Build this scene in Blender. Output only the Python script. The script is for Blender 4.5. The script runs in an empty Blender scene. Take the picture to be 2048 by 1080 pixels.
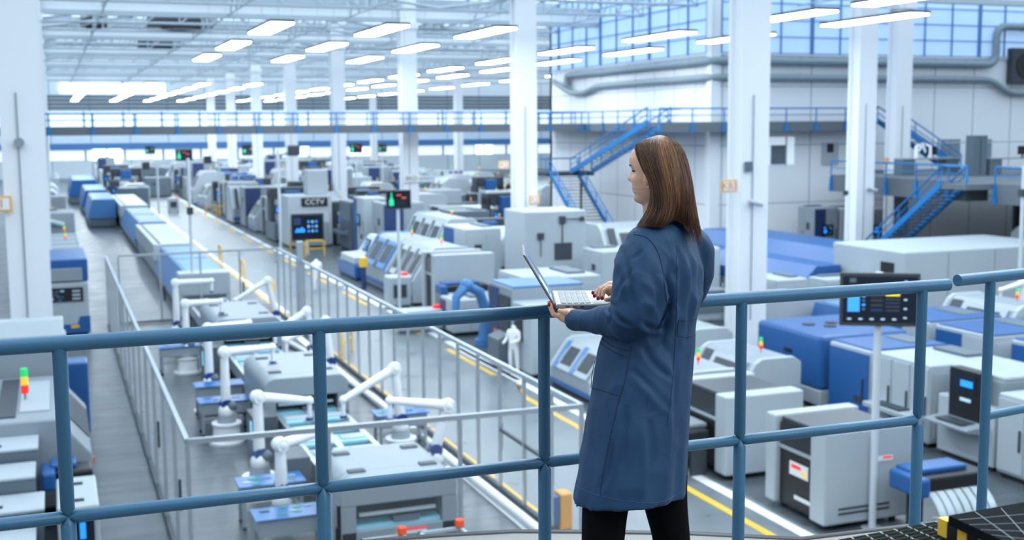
import bpy, bmesh, math, random
from mathutils import Vector, Matrix
random.seed(7)
C = bpy.context.scene
COL = C.collection
PI = math.pi
def rad(a): return math.radians(a)

# ------------------------------------------------------------------ camera
F = 2400.0
PSI, PIT, RHO = rad(20.8779), rad(6.7939), math.atan(.0075)
CAM = Vector((0, 0, 8.0))
_r = Vector((math.cos(PSI), -math.sin(PSI), 0))
_d = Vector((math.sin(PSI)*math.cos(PIT), math.cos(PSI)*math.cos(PIT), -math.sin(PIT)))
_u = _r.cross(_d)
def ray(px, py):
    X, Y = px-1024., 540.-py
    X, Y = X*math.cos(RHO)+Y*math.sin(RHO), -X*math.sin(RHO)+Y*math.cos(RHO)
    return _d + _r*(X/F) + _u*(Y/F)
def G(px, py, h=0.0):                      # point at height h seen at a picture position
    v = ray(px, py); t = (h-8.0)/v.z
    return v.x*t, v.y*t
def GY(px, py, y):
    v = ray(px, py); return CAM + v*(y/v.y)
def GX(px, py, x):
    v = ray(px, py); return CAM + v*(x/v.x)
def W(px, py, D): return CAM + ray(px, py)*D

cd = bpy.data.cameras.new('camera'); cam = bpy.data.objects.new('camera', cd); COL.objects.link(cam)
cd.sensor_width = 36; cd.lens = F/2048*36; cd.clip_start = .1; cd.clip_end = 600
X_ = _r*math.cos(RHO) - _u*math.sin(RHO)
Y_ = _r*math.sin(RHO) + _u*math.cos(RHO)
cam.matrix_world = Matrix(((X_.x, Y_.x, -_d.x, 0), (X_.y, Y_.y, -_d.y, 0), (X_.z, Y_.z, -_d.z, 8.0), (0, 0, 0, 1)))
cd.dof.use_dof = True; cd.dof.focus_distance = 3.7; cd.dof.aperture_fstop = 4.0
C.camera = cam

# ------------------------------------------------------------------ materials
MATS = {}
def lin(c): return c/12.92 if c <= .04045 else ((c+.055)/1.055)**2.4
def mat(name, rgb, rough=.5, metal=0., emit=0., var=.04, scale=3., bump=0., alpha=1., trans=0., coat=0., spec=.5):
    """rgb in 0-255 display values; a little procedural noise keeps every surface uneven"""
    if name in MATS: return MATS[name]
    m = bpy.data.materials.new(name); m.use_nodes = True
    nt = m.node_tree; N = nt.nodes; L = nt.links
    b = N['Principled BSDF']
    c = [lin(v/255.) for v in rgb]
    b.inputs['Roughness'].default_value = rough; b.inputs['Metallic'].default_value = metal
    b.inputs['Specular IOR Level'].default_value = spec
    b.inputs['Coat Weight'].default_value = coat
    if emit:
        b.inputs['Base Color'].default_value = (*c, 1)
        b.inputs['Emission Color'].default_value = (*c, 1); b.inputs['Emission Strength'].default_value = emit
    else:
        tc = N.new('ShaderNodeTexCoord'); no = N.new('ShaderNodeTexNoise'); no.inputs['Scale'].default_value = scale
        no.inputs['Detail'].default_value = 4
        mx = N.new('ShaderNodeMix'); mx.data_type = 'RGBA'
        mx.inputs[6].default_value = (*[max(0, v*(1-var)) for v in c], 1); mx.inputs[7].default_value = (*[min(1, v*(1+var)) for v in c], 1)
        L.new(tc.outputs['Object'], no.inputs['Vector']); L.new(no.outputs['Fac'], mx.inputs[0]); L.new(mx.outputs[2], b.inputs['Base Color'])
        if bump:
            bp = N.new('ShaderNodeBump'); bp.inputs['Strength'].default_value = bump; bp.inputs['Distance'].default_value = .02
            L.new(no.outputs['Fac'], bp.inputs['Height']); L.new(bp.outputs['Normal'], b.inputs['Normal'])
    if alpha < 1: b.inputs['Alpha'].default_value = alpha
    if trans: b.inputs['Transmission Weight'].default_value = trans
    MATS[name] = m
    return m

WHITE = mat('white_enamel', (176, 186, 194), .4)
LGREY = mat('light_grey_enamel', (146, 156, 165), .4)
MGREY = mat('mid_grey_enamel', (96, 110, 122), .45)
DGREY = mat('dark_grey_plastic', (58, 65, 73), .5)
BLACK = mat('black_plastic', (26, 28, 32), .4)
BLUE = mat('blue_enamel', (38, 92, 154), .35)
NAVY = mat('navy_enamel', (42, 62, 106), .4)
SKYB = mat('light_blue_cover', (74, 128, 186), .35)
WALKB = mat('blue_painted_steel', (22, 120, 188), .4)
CREAM = mat('white_wall_paint', (232, 236, 241), .7, var=.03, scale=.4)
PILW = mat('white_pillar_paint', (238, 241, 246), .6, var=.02, scale=.5)
ROOFW = mat('white_roof_sheet', (232, 238, 243), .6, var=.05, scale=.3)
GLOWROOF = mat('glowing_roof_sheet', (214, 232, 244), .6, emit=1.6)  # opaque sheet; emission put in to brighten roof and hall like daylight
TRUSS = mat('pale_grey_steel', (182, 194, 204), .5)
STEEL = mat('brushed_aluminium', (190, 198, 206), .3, metal=.6)
DUCT = mat('galvanised_duct', (134, 150, 160), .45, scale=2)
CONC = mat('concrete_edge', (102, 110, 118), .8, scale=1.)
YEL = mat('yellow_paint', (240, 190, 60), .5)
WPAINT = mat('white_floor_paint', (240, 242, 244), .5)
ORANGE = mat('orange_plastic', (245, 130, 50), .4)
RED = mat('red_lamp', (240, 50, 50), .4, emit=.5)
GREEN = mat('green_lamp', (40, 200, 110), .4, emit=.5)
AMBER = mat('amber_lamp', (250, 190, 60), .4, emit=.5)
SCRB = mat('blue_screen_glow', (40, 140, 240), .3, emit=.9)
SCRW = mat('pale_screen_glow', (170, 200, 220), .3, emit=.5)
SCRG = mat('green_screen_glow', (40, 200, 140), .3, emit=.8)
SCRR = mat('red_screen_glow', (220, 90, 60), .3, emit=.6)
SCRY = mat('yellow_screen_glow', (220, 200, 60), .3, emit=.7)
SCRD = mat('dark_screen', (24, 34, 50), .15)
LAMP = mat('lamp_diffuser', (240, 250, 255), .5, emit=17.)
RAILM = mat('steel_blue_rail_paint', (58, 106, 138), .38, var=.05, scale=8, bump=.05)
GREENP = mat('green_circuit_board', (50, 160, 90), .4)
BLUEP = mat('blue_circuit_panel', (34, 104, 170), .3, var=.35, scale=9)
CYAN = mat('pale_cyan_tray', (150, 215, 235), .35)
ROBOT = mat('white_robot_casting', (242, 244, 248), .3)
COVER = mat('white_coverall_cloth', (240, 242, 246), .8)
GLASS = mat('clear_window_glass', (200, 220, 232), .05, alpha=.28)
FENCEG = mat('clear_fence_panel', (215, 228, 236), .15, alpha=.04, spec=.08)
HOODG = mat('blue_tinted_window', (104, 156, 206), .35, alpha=.85)
FILM = mat('clear_plastic_film', (205, 220, 226), .18, alpha=.75)
PAPERW = mat('white_sign_board', (238, 240, 242), .6)
SIGNO = mat('orange_sign_border', (238, 178, 96), .6)
WINGLOW = mat('daylit_window', (235, 245, 255), .5, emit=2.2)

def floor_mat():
    m = bpy.data.materials.new('polished_concrete_floor'); m.use_nodes = True
    nt = m.node_tree; N = nt.nodes; L = nt.links; b = N['Principled BSDF']
    tc = N.new('ShaderNodeTexCoord'); sx = N.new('ShaderNodeSeparateXYZ'); L.new(tc.outputs['Object'], sx.inputs[0])
    def step(sock, v, w=.03):
        mr = N.new('ShaderNodeMapRange'); mr.inputs[1].default_value = v-w; mr.inputs[2].default_value = v+w
        L.new(sock, mr.inputs[0]); return mr.outputs[0]
    a = step(sx.outputs['X'], 9.0); c = step(sx.outputs['X'], 13.75)
    sub = N.new('ShaderNodeMath'); sub.operation = 'SUBTRACT'; L.new(a, sub.inputs[0]); L.new(c, sub.inputs[1])
    no = N.new('ShaderNodeTexNoise'); no.inputs['Scale'].default_value = .7; no.inputs['Detail'].default_value = 8; L.new(tc.outputs['Object'], no.inputs['Vector'])
    mp = N.new('ShaderNodeMapping'); mp.inputs['Scale'].default_value = (.25, 3., 1); L.new(tc.outputs['Object'], mp.inputs['Vector'])
    n2 = N.new('ShaderNodeTexNoise'); n2.inputs['Scale'].default_value = 1.2; n2.inputs['Detail'].default_value = 6; L.new(mp.outputs[0], n2.inputs['Vector'])
    r1 = N.new('ShaderNodeValToRGB'); r1.color_ramp.elements[0].position = .3; r1.color_ramp.elements[1].position = .72
    r1.color_ramp.elements[0].color = (.055, .068, .08, 1); r1.color_ramp.elements[1].color = (.115, .137, .155, 1); L.new(n2.outputs['Fac'], r1.inputs[0])
    r2 = N.new('ShaderNodeValToRGB'); r2.color_ramp.elements[0].position = .3; r2.color_ramp.elements[1].position = .7
    r2.color_ramp.elements[0].color = (.13, .155, .175, 1); r2.color_ramp.elements[1].color = (.215, .245, .265, 1); L.new(no.outputs['Fac'], r2.inputs[0])
    mx = N.new('ShaderNodeMix'); mx.data_type = 'RGBA'; L.new(sub.outputs[0], mx.inputs[0]); L.new(r1.outputs[0], mx.inputs[6]); L.new(r2.outputs[0], mx.inputs[7])
    L.new(mx.outputs[2], b.inputs['Base Color'])
    rr = N.new('ShaderNodeMapRange'); rr.inputs[3].default_value = .18; rr.inputs[4].default_value = .45; L.new(no.outputs['Fac'], rr.inputs[0]); L.new(rr.outputs[0], b.inputs['Roughness'])
    return m
FLOORM = floor_mat()

def panel_wall_mat(name, rgb, line, sx_, sz, axis='X'):
    """painted wall panels with joints; the joints are part of the cladding"""
    m = bpy.data.materials.new(name); m.use_nodes = True
    nt = m.node_tree; N = nt.nodes; L = nt.links; b = N['Principled BSDF']
    tc = N.new('ShaderNodeTexCoord'); sp = N.new('ShaderNodeSeparateXYZ'); L.new(tc.outputs['Object'], sp.inputs[0])
    def joint(sock, s, w):
        d = N.new('ShaderNodeMath'); d.operation = 'DIVIDE'; d.inputs[1].default_value = s; L.new(sock, d.inputs[0])
        f = N.new('ShaderNodeMath'); f.operation = 'FRACT'; L.new(d.outputs[0], f.inputs[0])
        l = N.new('ShaderNodeMath'); l.operation = 'LESS_THAN'; l.inputs[1].default_value = w; L.new(f.outputs[0], l.inputs[0]); return l.outputs[0]
    j1 = joint(sp.outputs[axis], sx_, .03); j2 = joint(sp.outputs['Z'], sz, .02)
    mm = N.new('ShaderNodeMath'); mm.operation = 'MAXIMUM'; L.new(j1, mm.inputs[0]); L.new(j2, mm.inputs[1])
    no = N.new('ShaderNodeTexNoise'); no.inputs['Scale'].default_value = .35; L.new(tc.outputs['Object'], no.inputs['Vector'])
    c = [lin(v/255) for v in rgb]; k = [lin(v/255) for v in line]
    m0 = N.new('ShaderNodeMix'); m0.data_type = 'RGBA'; m0.inputs[6].default_value = (*[v*.93 for v in c], 1); m0.inputs[7].default_value = (*c, 1); L.new(no.outputs['Fac'], m0.inputs[0])
    mx = N.new('ShaderNodeMix'); mx.data_type = 'RGBA'; L.new(mm.outputs[0], mx.inputs[0]); L.new(m0.outputs[2], mx.inputs[6]); mx.inputs[7].default_value = (*k, 1)
    L.new(mx.outputs[2], b.inputs['Base Color']); b.inputs['Roughness'].default_value = .6
    return m
WALLM = panel_wall_mat('white_wall_cladding', (240, 243, 248), (176, 186, 198), 3.0, 3.4, 'X')
WALLMY = panel_wall_mat('white_side_cladding', (234, 238, 244), (170, 182, 194), 2.6, 3.4, 'Y')
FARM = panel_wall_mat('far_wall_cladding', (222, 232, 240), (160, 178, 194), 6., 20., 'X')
PVM = mat('solar_cell_face', (36, 39, 36), .9, spec=0.)

# ------------------------------------------------------------------ mesh builder
class MB:
    def __init__(s): s.v = []; s.f = []; s.m = []; s.mats = []; s.sm = []; s.M = None
    def mi(s, m):
        if m is None: return 0
        if m not in s.mats: s.mats.append(m)
        return s.mats.index(m)
    def add(s, vs, fs, m=None, smooth=False):
        o = len(s.v); k = s.mi(m)
        if s.M is not None: vs = [tuple(s.M @ Vector(p)) for p in vs]
        s.v += [tuple(p) for p in vs]
        for f in fs: s.f.append([i+o for i in f]); s.m.append(k); s.sm.append(smooth)
        return s
    def box(s, x0, x1, y0, y1, z0, z1, m=None, bev=0.):
        if x0 > x1: x0, x1 = x1, x0
        if y0 > y1: y0, y1 = y1, y0
        if z0 > z1: z0, z1 = z1, z0
        if not bev:
            vs = [(x, y, z) for z in (z0, z1) for y in (y0, y1) for x in (x0, x1)]
            return s.add(vs, [(0, 2, 3, 1), (4, 5, 7, 6), (0, 1, 5, 4), (2, 6, 7, 3), (0, 4, 6, 2), (1, 3, 7, 5)], m)
        b = min(bev, (x1-x0)*.45, (y1-y0)*.45, (z1-z0)*.45); bm = bmesh.new()
        bmesh.ops.create_cube(bm, size=1)
        for v in bm.verts: v.co = Vector(((x0+x1)/2+v.co.x*(x1-x0), (y0+y1)/2+v.co.y*(y1-y0), (z0+z1)/2+v.co.z*(z1-z0)))
        bmesh.ops.bevel(bm, geom=bm.edges[:], offset=b, segments=2, affect='EDGES', profile=.5)
        bm.verts.index_update(); vs = [v.co[:] for v in bm.verts]; fs = [[v.index for v in f.verts] for f in bm.faces]; bm.free()
        return s.add(vs, fs, m)
    def prism(s, pts, a0, a1, axis='x', m=None, bev=0., smooth=False):
        """extrude a 2D outline: axis x -> pts are (y,z); axis y -> (x,z); axis z -> (x,y)"""
        def P(p, a): return (a, p[0], p[1]) if axis == 'x' else ((p[0], a, p[1]) if axis == 'y' else (p[0], p[1], a))
        n = len(pts); vs = [P(p, a0) for p in pts]+[P(p, a1) for p in pts]
        fs = [list(range(n)), list(range(2*n-1, n-1, -1))]+[(i, i+n, (i+1) % n+n, (i+1) % n) for i in range(n)]
        bm = bmesh.new(); bv = [bm.verts.new(v) for v in vs]
        for f in fs: bm.faces.new([bv[i] for i in f])
        bmesh.ops.recalc_face_normals(bm, faces=bm.faces[:])
        if bev: bmesh.ops.bevel(bm, geom=bm.edges[:], offset=bev, segments=2, affect='EDGES', profile=.5)
        bm.verts.index_update(); vs = [v.co[:] for v in bm.verts]; fs = [[v.index for v in f.verts] for f in bm.faces]; bm.free()
        return s.add(vs, fs, m, smooth)
    def tube(s, path, r, m=None, n=10, cap=True):
        path = [Vector(p) for p in path]; rs = r if isinstance(r, (list, tuple)) else [r]*len(path)
        vs = []; fs = []; up = Vector((0, 0, 1)); prev = None
        for i, p in enumerate(path):
            t = (path[min(i+1, len(path)-1)]-path[max(i-1, 0)]).normalized()
            a = prev if prev is not None else (up if abs(t.z) < .95 else Vector((1, 0, 0)))
            x = (a - t*a.dot(t)).normalized(); y = t.cross(x); prev = x
            for k in range(n):
                th = 2*PI*k/n; vs.append(p+(x*math.cos(th)+y*math.sin(th))*rs[i])
        for i in range(len(path)-1):
            for k in range(n): fs.append((i*n+k, i*n+(k+1) % n, (i+1)*n+(k+1) % n, (i+1)*n+k))
        s.add(vs, fs, m, True)
        if cap:
            L0 = len(path)-1
            s.add(vs[:n], [list(range(n))[::-1]], m); s.add(vs[L0*n:], [list(range(n))], m)
        return s
    def cyl(s, c, r, h, m=None, n=20, r2=None, axis='z'):
        d = {'z': Vector((0, 0, 1)), 'x': Vector((1, 0, 0)), 'y': Vector((0, 1, 0))}[axis]
        c = Vector(c); return s.tube([c, c+d*h], [r, r if r2 is None else r2], m, n)
    def ball(s, c, r, m=None, seg=14, rings=9, sc=(1, 1, 1)):
        vs = []; fs = []
        for i in range(rings+1):
            ph = PI*i/rings
            for k in range(seg):
                th = 2*PI*k/seg; vs.append((c[0]+r*sc[0]*math.sin(ph)*math.cos(th), c[1]+r*sc[1]*math.sin(ph)*math.sin(th), c[2]+r*sc[2]*math.cos(ph)))
        for i in range(rings):
            for k in range(seg): fs.append((i*seg+k, (i+1)*seg+k, (i+1)*seg+(k+1) % seg, i*seg+(k+1) % seg))
        return s.add(vs, fs, m, True)
    def quad(s, pts, m=None): return s.add(pts, [list(range(len(pts)))], m)
    def build(s, name, m=None, parent=None):
        me = bpy.data.meshes.new(name); me.from_pydata(s.v, [], s.f)
        for q in (s.mats or [m]): me.materials.append(q)
        me.polygons.foreach_set('material_index', s.m); me.polygons.foreach_set('use_smooth', s.sm)
        me.update(); o = bpy.data.objects.new(name, me); COL.objects.link(o)
        if parent is not None: o.parent = parent
        return o
def tag(o, label=None, cat=None, group=None, kind=None):
    if label: o['label'] = label
    if cat: o['category'] = cat
    if group: o['group'] = group
    if kind: o['kind'] = kind
    return o
def empty(name, loc=(0, 0, 0), rz=0., label=None, cat=None, group=None, kind=None):
    o = bpy.data.objects.new(name, None); COL.objects.link(o); o.empty_display_size = .2
    o.location = loc; o.rotation_euler = (0, 0, rz); tag(o, label, cat, group, kind); return o
KIDS = {}
def copy_tree(o, parent=None):
    kids = KIDS.get(o.name)
    if kids is None: kids = KIDS[o.name] = list(o.children)
    c = o.copy(); COL.objects.link(c); c.parent = parent
    for ch in kids: copy_tree(ch, c)
    return c
def text(name, body, size, m, parent, loc, rot, ext=.002):
    cu = bpy.data.curves.new(name, 'FONT'); cu.body = body; cu.size = size; cu.extrude = ext; cu.align_x = 'CENTER'; cu.align_y = 'CENTER'
    cu.materials.append(m); q = bpy.data.objects.new(name, cu); COL.objects.link(q); dg = bpy.context.evaluated_depsgraph_get(); dg.update()
    me = bpy.data.meshes.new_from_object(q.evaluated_get(dg)); bpy.data.objects.remove(q)
    o = bpy.data.objects.new(name, me); COL.objects.link(o); o.parent = parent; o.location = loc; o.rotation_euler = rot
    return o
ORD = ['first', 'second', 'third', 'fourth', 'fifth', 'sixth', 'seventh', 'eighth', 'ninth', 'tenth', 'eleventh', 'twelfth', 'thirteenth', 'fourteenth', 'fifteenth',
       'sixteenth', 'seventeenth', 'eighteenth', 'nineteenth', 'twentieth', 'twenty-first', 'twenty-second', 'twenty-third', 'twenty-fourth']

# ------------------------------------------------------------------ the hall
YFAR = 205.
MB().box(-26, 90, -2, YFAR+2, -.3, 0, FLOORM).build('floor'); bpy.data.objects['floor']['kind'] = 'structure'
def struct(name, mb, m=None, label=None):
    o = mb.build(name, m); o['kind'] = 'structure'
    if label: o['label'] = label
    return o
# roof: sheets leaning between the main beams, running right over the hall
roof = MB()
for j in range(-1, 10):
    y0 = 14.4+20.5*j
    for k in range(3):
        a = y0+k*6.83; roof.add([(-26, a, 17.0), (90, a, 17.0), (90, a+6.83, 17.0), (-26, a+6.83, 17.0)], [(0, 3, 2, 1)], GLOWROOF)
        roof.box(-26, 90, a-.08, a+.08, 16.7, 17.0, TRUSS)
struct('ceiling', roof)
# far wall with louvre bands, blue service pipe band, daylit openings, added glow strips
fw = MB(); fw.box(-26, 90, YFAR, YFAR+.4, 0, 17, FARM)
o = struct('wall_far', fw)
tb = MB()
for k in range(4): tb.box(-26, 90, YFAR-.25, YFAR, 11.4+k*.62, 11.7+k*.62, MGREY)
struct('trim_1', tb)
tb = MB(); tb.box(-26, 90, YFAR-1.2, YFAR, 5.0, 5.9, SKYB); struct('trim_2', tb)
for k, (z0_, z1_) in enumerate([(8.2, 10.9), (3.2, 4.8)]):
    o = struct('window_%d' % (20+k), MB().box(-25, 88, YFAR-.12, YFAR, z0_, z1_, mat('added_far_glow_strip', (222, 236, 248), .5, emit=.8)))  # glow strips added to brighten the far end instead of haze
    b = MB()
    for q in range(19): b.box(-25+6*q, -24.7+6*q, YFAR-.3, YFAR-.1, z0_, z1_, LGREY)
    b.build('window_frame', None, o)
wn = 0
for (xa, za, xb, zb) in [(187, 292, 241, 326), (580, 290, 618, 310), (120, 168, 330, 186), (700, 296, 740, 310), (950, 290, 985, 308)]:
    p = GY(xa, zb, YFAR-.3); q = GY(xb, za, YFAR-.3); wn += 1
    w = MB(); w.box(p.x, q.x, YFAR-.3, YFAR-.1, p.z, q.z, WINGLOW)
    o = struct('window_%d' % wn, w)
    fr = MB(); fr.box((p.x+q.x)/2-.12, (p.x+q.x)/2+.12, YFAR-.38, YFAR-.3, p.z, q.z, LGREY)
    fr.build('window_frame', None, o)
# left wall, well outside the lens but closing the hall
struct('wall_left', MB().box(-26.4, -26, 30, YFAR, 0, 17, CREAM))

# right-hand building: corner at (XC, YC)
XC, YC = 35.4, 60.5
def upper_wall(name, x0, x1, y0, y1, m): struct(name, MB().box(x0, x1, y0, y1, 0, 17, m))
upper_wall('wall_right', XC, XC+.4, YC, 84.5, WALLMY)
upper_wall('wall_back', XC, 90, YC, YC+.4, WALLM)
upper_wall('wall_end', XC, 62, 84.1, 84.5, WALLM)
GLAZ = mat('blue_translucent_glazing', (168, 198, 232), .5, emit=.5)
GLBAR = mat('blue_glazing_bar', (84, 134, 186), .5)
def glazing(n, horizontal):
    g = MB(); b = MB(); z0 = 12.1
    if horizontal:
        y = YC-.06; g.box(XC+.3, 89, y, YC, z0, 16.9, GLAZ)
        k = 0; x = XC+.3
        while x < 89:
            w = .22 if k % 3 == 0 else .06; b.box(x, x+w, y-.1, y, z0, 16.9); x += 2.05; k += 1
        z = z0
        while z < 16.9: b.box(XC+.3, 89, y-.07, y, z, z+.05); z += .95
    else:
        x = XC-.06; g.box(x, XC, YC+.3, 84, z0, 16.9, GLAZ)
        k = 0; y = YC+.3
        while y < 84:
            w = .25 if k % 3 == 0 else .06; b.box(x-.1, x, y, y+w, z0, 16.9); y += 2.4; k += 1
        z = z0
        while z < 16.9: b.box(x-.07, x, YC+.3, 84, z, z+.05); z += .95
    o = struct('window_%d' % n, g); b.build('window_frame', GLBAR, o)
glazing(8, True); glazing(9, False)
struct('trim_3', MB().box(XC-.25, XC+.35, YC-.25, YC+.3, 0, 17, CREAM).box(XC-.12, XC, YC, 84, 12.0, 12.12, CREAM).box(XC, 89, YC-.12, YC, 12.0, 12.12, CREAM))
# window with a lit room, panel door and a framed opening on the back wall
def flatbox(name, px0, py0, px1, py1, y, d, m, parent=None):
    p = GY(px0, py1, y); q = GY(px1, py0, y)
    return MB().box(p.x, q.x, y-d, y, p.z, q.z, m).build(name, None, parent)
o = flatbox('window_10', 1536, 274, 1588, 330, YC, .06, mat('lit_room_window', (205, 220, 232), .4, emit=.55)); o['kind'] = 'structure'
flatbox('blind', 1541, 290, 1570, 329, YC-.06, .05, MGREY, o); flatbox('window_frame', 1570, 274, 1573, 330, YC-.06, .08, WHITE, o)
o = flatbox('door_1', 1642, 285, 1676, 330, YC, .08, WHITE); o['kind'] = 'structure'
flatbox('door_window', 1654, 287, 1667, 305, YC-.08, .03, BLACK, o)
for k, (a, b_) in enumerate([(1880, 1920), (1942, 1983)]):
    o = flatbox('window_%d' % (11+k), a, 278, b_, 325, YC, .05, mat('dim_room_window', (128, 146, 160), .3)); o['kind'] = 'structure'
    flatbox('window_frame', a, 283, b_, 287, YC-.05, .04, WHITE, o); flatbox('window_frame', (a+b_)/2-1, 278, (a+b_)/2+1, 325, YC-.05, .04, LGREY, o)

# ------------------------------------------------------------------ pillars
def pillar(x, y, n, label, sx=1.05, sy=.9, h=16.9, vivid=True):
    r = empty('pillar', (x, y, 0), 0, label, 'pillar', kind='structure')
    b = MB(); b.box(-sx/2, sx/2, -sy/2, -sy/2+.16, 0, h, PILW); b.box(-sx/2, sx/2, sy/2-.16, sy/2, 0, h, PILW)
    b.box(-sx/2+.14, sx/2-.14, -sy/2+.1, sy/2-.1, 0, h, PILW)
    b.build('shaft', None, r)
    MB().box(-sx/2-.1, sx/2+.1, -sy/2-.1, sy/2+.1, 14.3, 14.7, PILW).build('cap_plate', None, r)
    MB().tube([(-.1, -sy/2-.03, 1.5), (-.1, -sy/2-.03, 9)], .02, LGREY, 6).build('conduit', None, r)
    return r
PY = [34.9+20.5*i for i in range(8)]
for i, y in enumerate(PY): pillar(-.7, y, i, 'white pillar, %s back in the row at the left end of the bridge' % ORD[i])
for i, y in enumerate(PY): pillar(21.8, y, i, 'white pillar, %s back in the row that runs along the middle of the hall' % ORD[i])
for i, y in enumerate(PY[3:]): pillar(46., y+1, i, 'slim white pillar, %s back in the row beyond the white building' % ORD[i], .9)
pillar(37.9, 50.2, 0, 'white pillar in front of the upper blue railed gallery, left of the lower staircase', 1.05)
pillar(44.3, 55.4, 0, 'white pillar between the two blue staircases on the right', 1.0)

# ------------------------------------------------------------------ roof steel
def beam(i, y):
    b = MB(); b.box(-26, 90, y-.25, y+.25, 14.7, 15.0, TRUSS); b.box(-26, 90, y-.06, y+.06, 15.0, 15.7, ROOFW); b.box(-26, 90, y-.25, y+.25, 15.7, 15.95, TRUSS)
    o = struct('roof_beam', b, None, 'white steel cross beam, %s from the front under the roof' % ORD[i])
for i, y in enumerate(PY[1:]): beam(i, y)
def truss(i, y):
    b = MB(); x = -23.2
    for (x0, x1) in [(-23.2, -.7), (-.7, 21.8), (21.8, 44.3), (44.3, 66.8)]:
        if x0 > 40 and y < 70: pass
        xm = (x0+x1)/2
        for dx in (0,):
            for (a, b_) in (((x0, 15.0), (xm, 16.6)), ((xm, 16.6), (x1, 15.0)), ((x0, 14.9), (x1, 14.9))):
                b.tube([(a[0], y, a[1]), (b_[0], y, b_[1])], .09, TRUSS, 5, False)
            n = 10; w = (x1-x0)/n
            for k in range(n):
                xa = x0+k*w; xb = xa+w; za = 15.0+1.6*(1-abs((xa-xm)/(xm-x0))); zb = 15.0+1.6*(1-abs((xb-xm)/(xm-x0)))
                if k < n/2: b.tube([(xa, y, 14.9), (xb, y, zb)], .05, TRUSS, 4, False)
                else: b.tube([(xa, y, za), (xb, y, 14.9)], .05, TRUSS, 4, False)
                b.tube([(xb, y, 14.9), (xb, y, zb)], .05, TRUSS, 4, False)
    struct('roof_truss', b, None, 'thin grey lattice truss, %s from the front under the white roof' % ORD[i])
ys = []
for y in PY[1:]:
    ys += [y-13.67, y-6.83]
for i, y in enumerate(ys[:-1]): truss(i, y)
def brace(i, x):
    b = MB(); y0 = 45
    while y0 < YFAR-12:
        b.tube([(x, y0, 14.9), (x, y0+6.83, 14.9)], .05, TRUSS, 5, False)
        for q in range(3):
            b.tube([(x, y0+q*2.28, 14.9), (x, y0+q*2.28+1.14, 16.3)], .05, TRUSS, 4, False); b.tube([(x, y0+q*2.28+1.14, 16.3), (x, y0+q*2.28+2.28, 14.9)], .05, TRUSS, 4, False)
        y0 += 6.83
    b.tube([(x, 45, 16.3), (x, y0, 16.3)], .045, TRUSS, 5, False)
    struct('roof_girder', b, None, 'long grey lattice girder running down the hall, %s from the left' % ORD[i])
for i, x in enumerate([-12, 3.2, 10.5, 17.8, 26, 33, 41]): brace(i, x)

# ventilation units up in the roof
def vent(x, y, z, w, label):
    r = empty('roof_fan', (x, y, z), 0, label, 'fan'); MB().box(-w/2, w/2, -.8, .8, 0, .7, DGREY, .05).build('housing', None, r)
    MB().cyl((0, 0, -.12), w*.3, .14, BLACK).build('grille', None, r)
    MB().tube([(0, 0, .7), (0, 0, 17-z)], .06, TRUSS, 6).build('hanger', None, r)
for px, py, Y, w, lb in [(360, 45, 90, 4.5, 'dark ventilation unit hanging in the roof near the front left lamps'), (187, 44, 92, 1.8, 'small dark ventilation unit hanging at the far left of the roof'),
                     (318, 88, 112, 3.6, 'dark ventilation unit hanging farther back in the left roof'), (865, 5, 82, 4, 'dark ventilation unit at the top beside the middle pillar'),
                     (848, 52, 100, 4, 'dark ventilation unit behind the lamps beside the middle row of pillars')]:
    p = GY(px, py, Y); vent(p.x, p.y, min(p.z, 16)-.35, w, lb)

# ------------------------------------------------------------------ lamps
def make_lamp():
    r = empty('strip_lamp', (0, 0, 0)); w, l = .47, 2.85
    MB().box(-w-.04, w+.04, -l-.05, l+.05, .06, .17, DGREY, .02).build('housing', None, r)
    MB().box(-w, w, -l, l, 0, .07, LAMP).build('diffuser', None, r)
    for s in (-1, 1): MB().tube([(0, s*l*.7, .16), (0, s*l*.7, 4.8)], .012, TRUSS, 4).build('suspension_wire', None, r)
    return r
lamp0 = make_lamp(); used = False
ROWS = [(8.9, 'first'), (13.7, 'second'), (18.5, 'third'), (27.3, 'fourth'), (31.5, 'fifth')]
def place_lamp(x, y, label, group='white strip lamps hanging in rows'):
    global used
    o = lamp0 if not used else copy_tree(lamp0); used = True
    o.location = (x, y, 12.18); tag(o, label, 'lamp', group)
for x, nm in ROWS:
    ks = list(range(13)); ys_ = [51.8+11.1*k for k in ks]
    if x > 26: ys_ = [41.2]+ys_
    if 26 < x < 30: ys_ = [33.4]+ys_
    for k, y in enumerate(ys_):
        if x < 26 and 80 < y < 112: continue
        place_lamp(x, y, 'white strip lamp, %s back in the %s hanging row from the left' % (ORD[k], nm))
for k in range(6): place_lamp(3.5, 128+11.1*k, 'distant white strip lamp left of the first row, %s back' % ORD[k])
for k in range(8): place_lamp(39.8, 92+11.1*k, 'distant white strip lamp beyond the blue glazed building, %s back' % ORD[k])

k = 0
for x in (4.2, 8.9, 13.7):  # lamps added out of frame to brighten the foreground and left pillar
    for y in (29.5, 18.4, 7.3, -3.8):
        if y < 10 and x > 10 or (y > 10 and x < 5): continue
        place_lamp(x, y, 'added white strip lamp near the balcony, unseen above the frame, %s' % ORD[k], 'added strip lamps above the balcony'); k += 1

k = 0
for x in (30., 38., 46.):  # more lamps added out of frame, to lift the dim right wall
    for y in (21., 10.):
        place_lamp(x, y, 'added white strip lamp over the right rows, unseen above the frame, %s' % ORD[k], 'added strip lamps above the right rows'); k += 1
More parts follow.
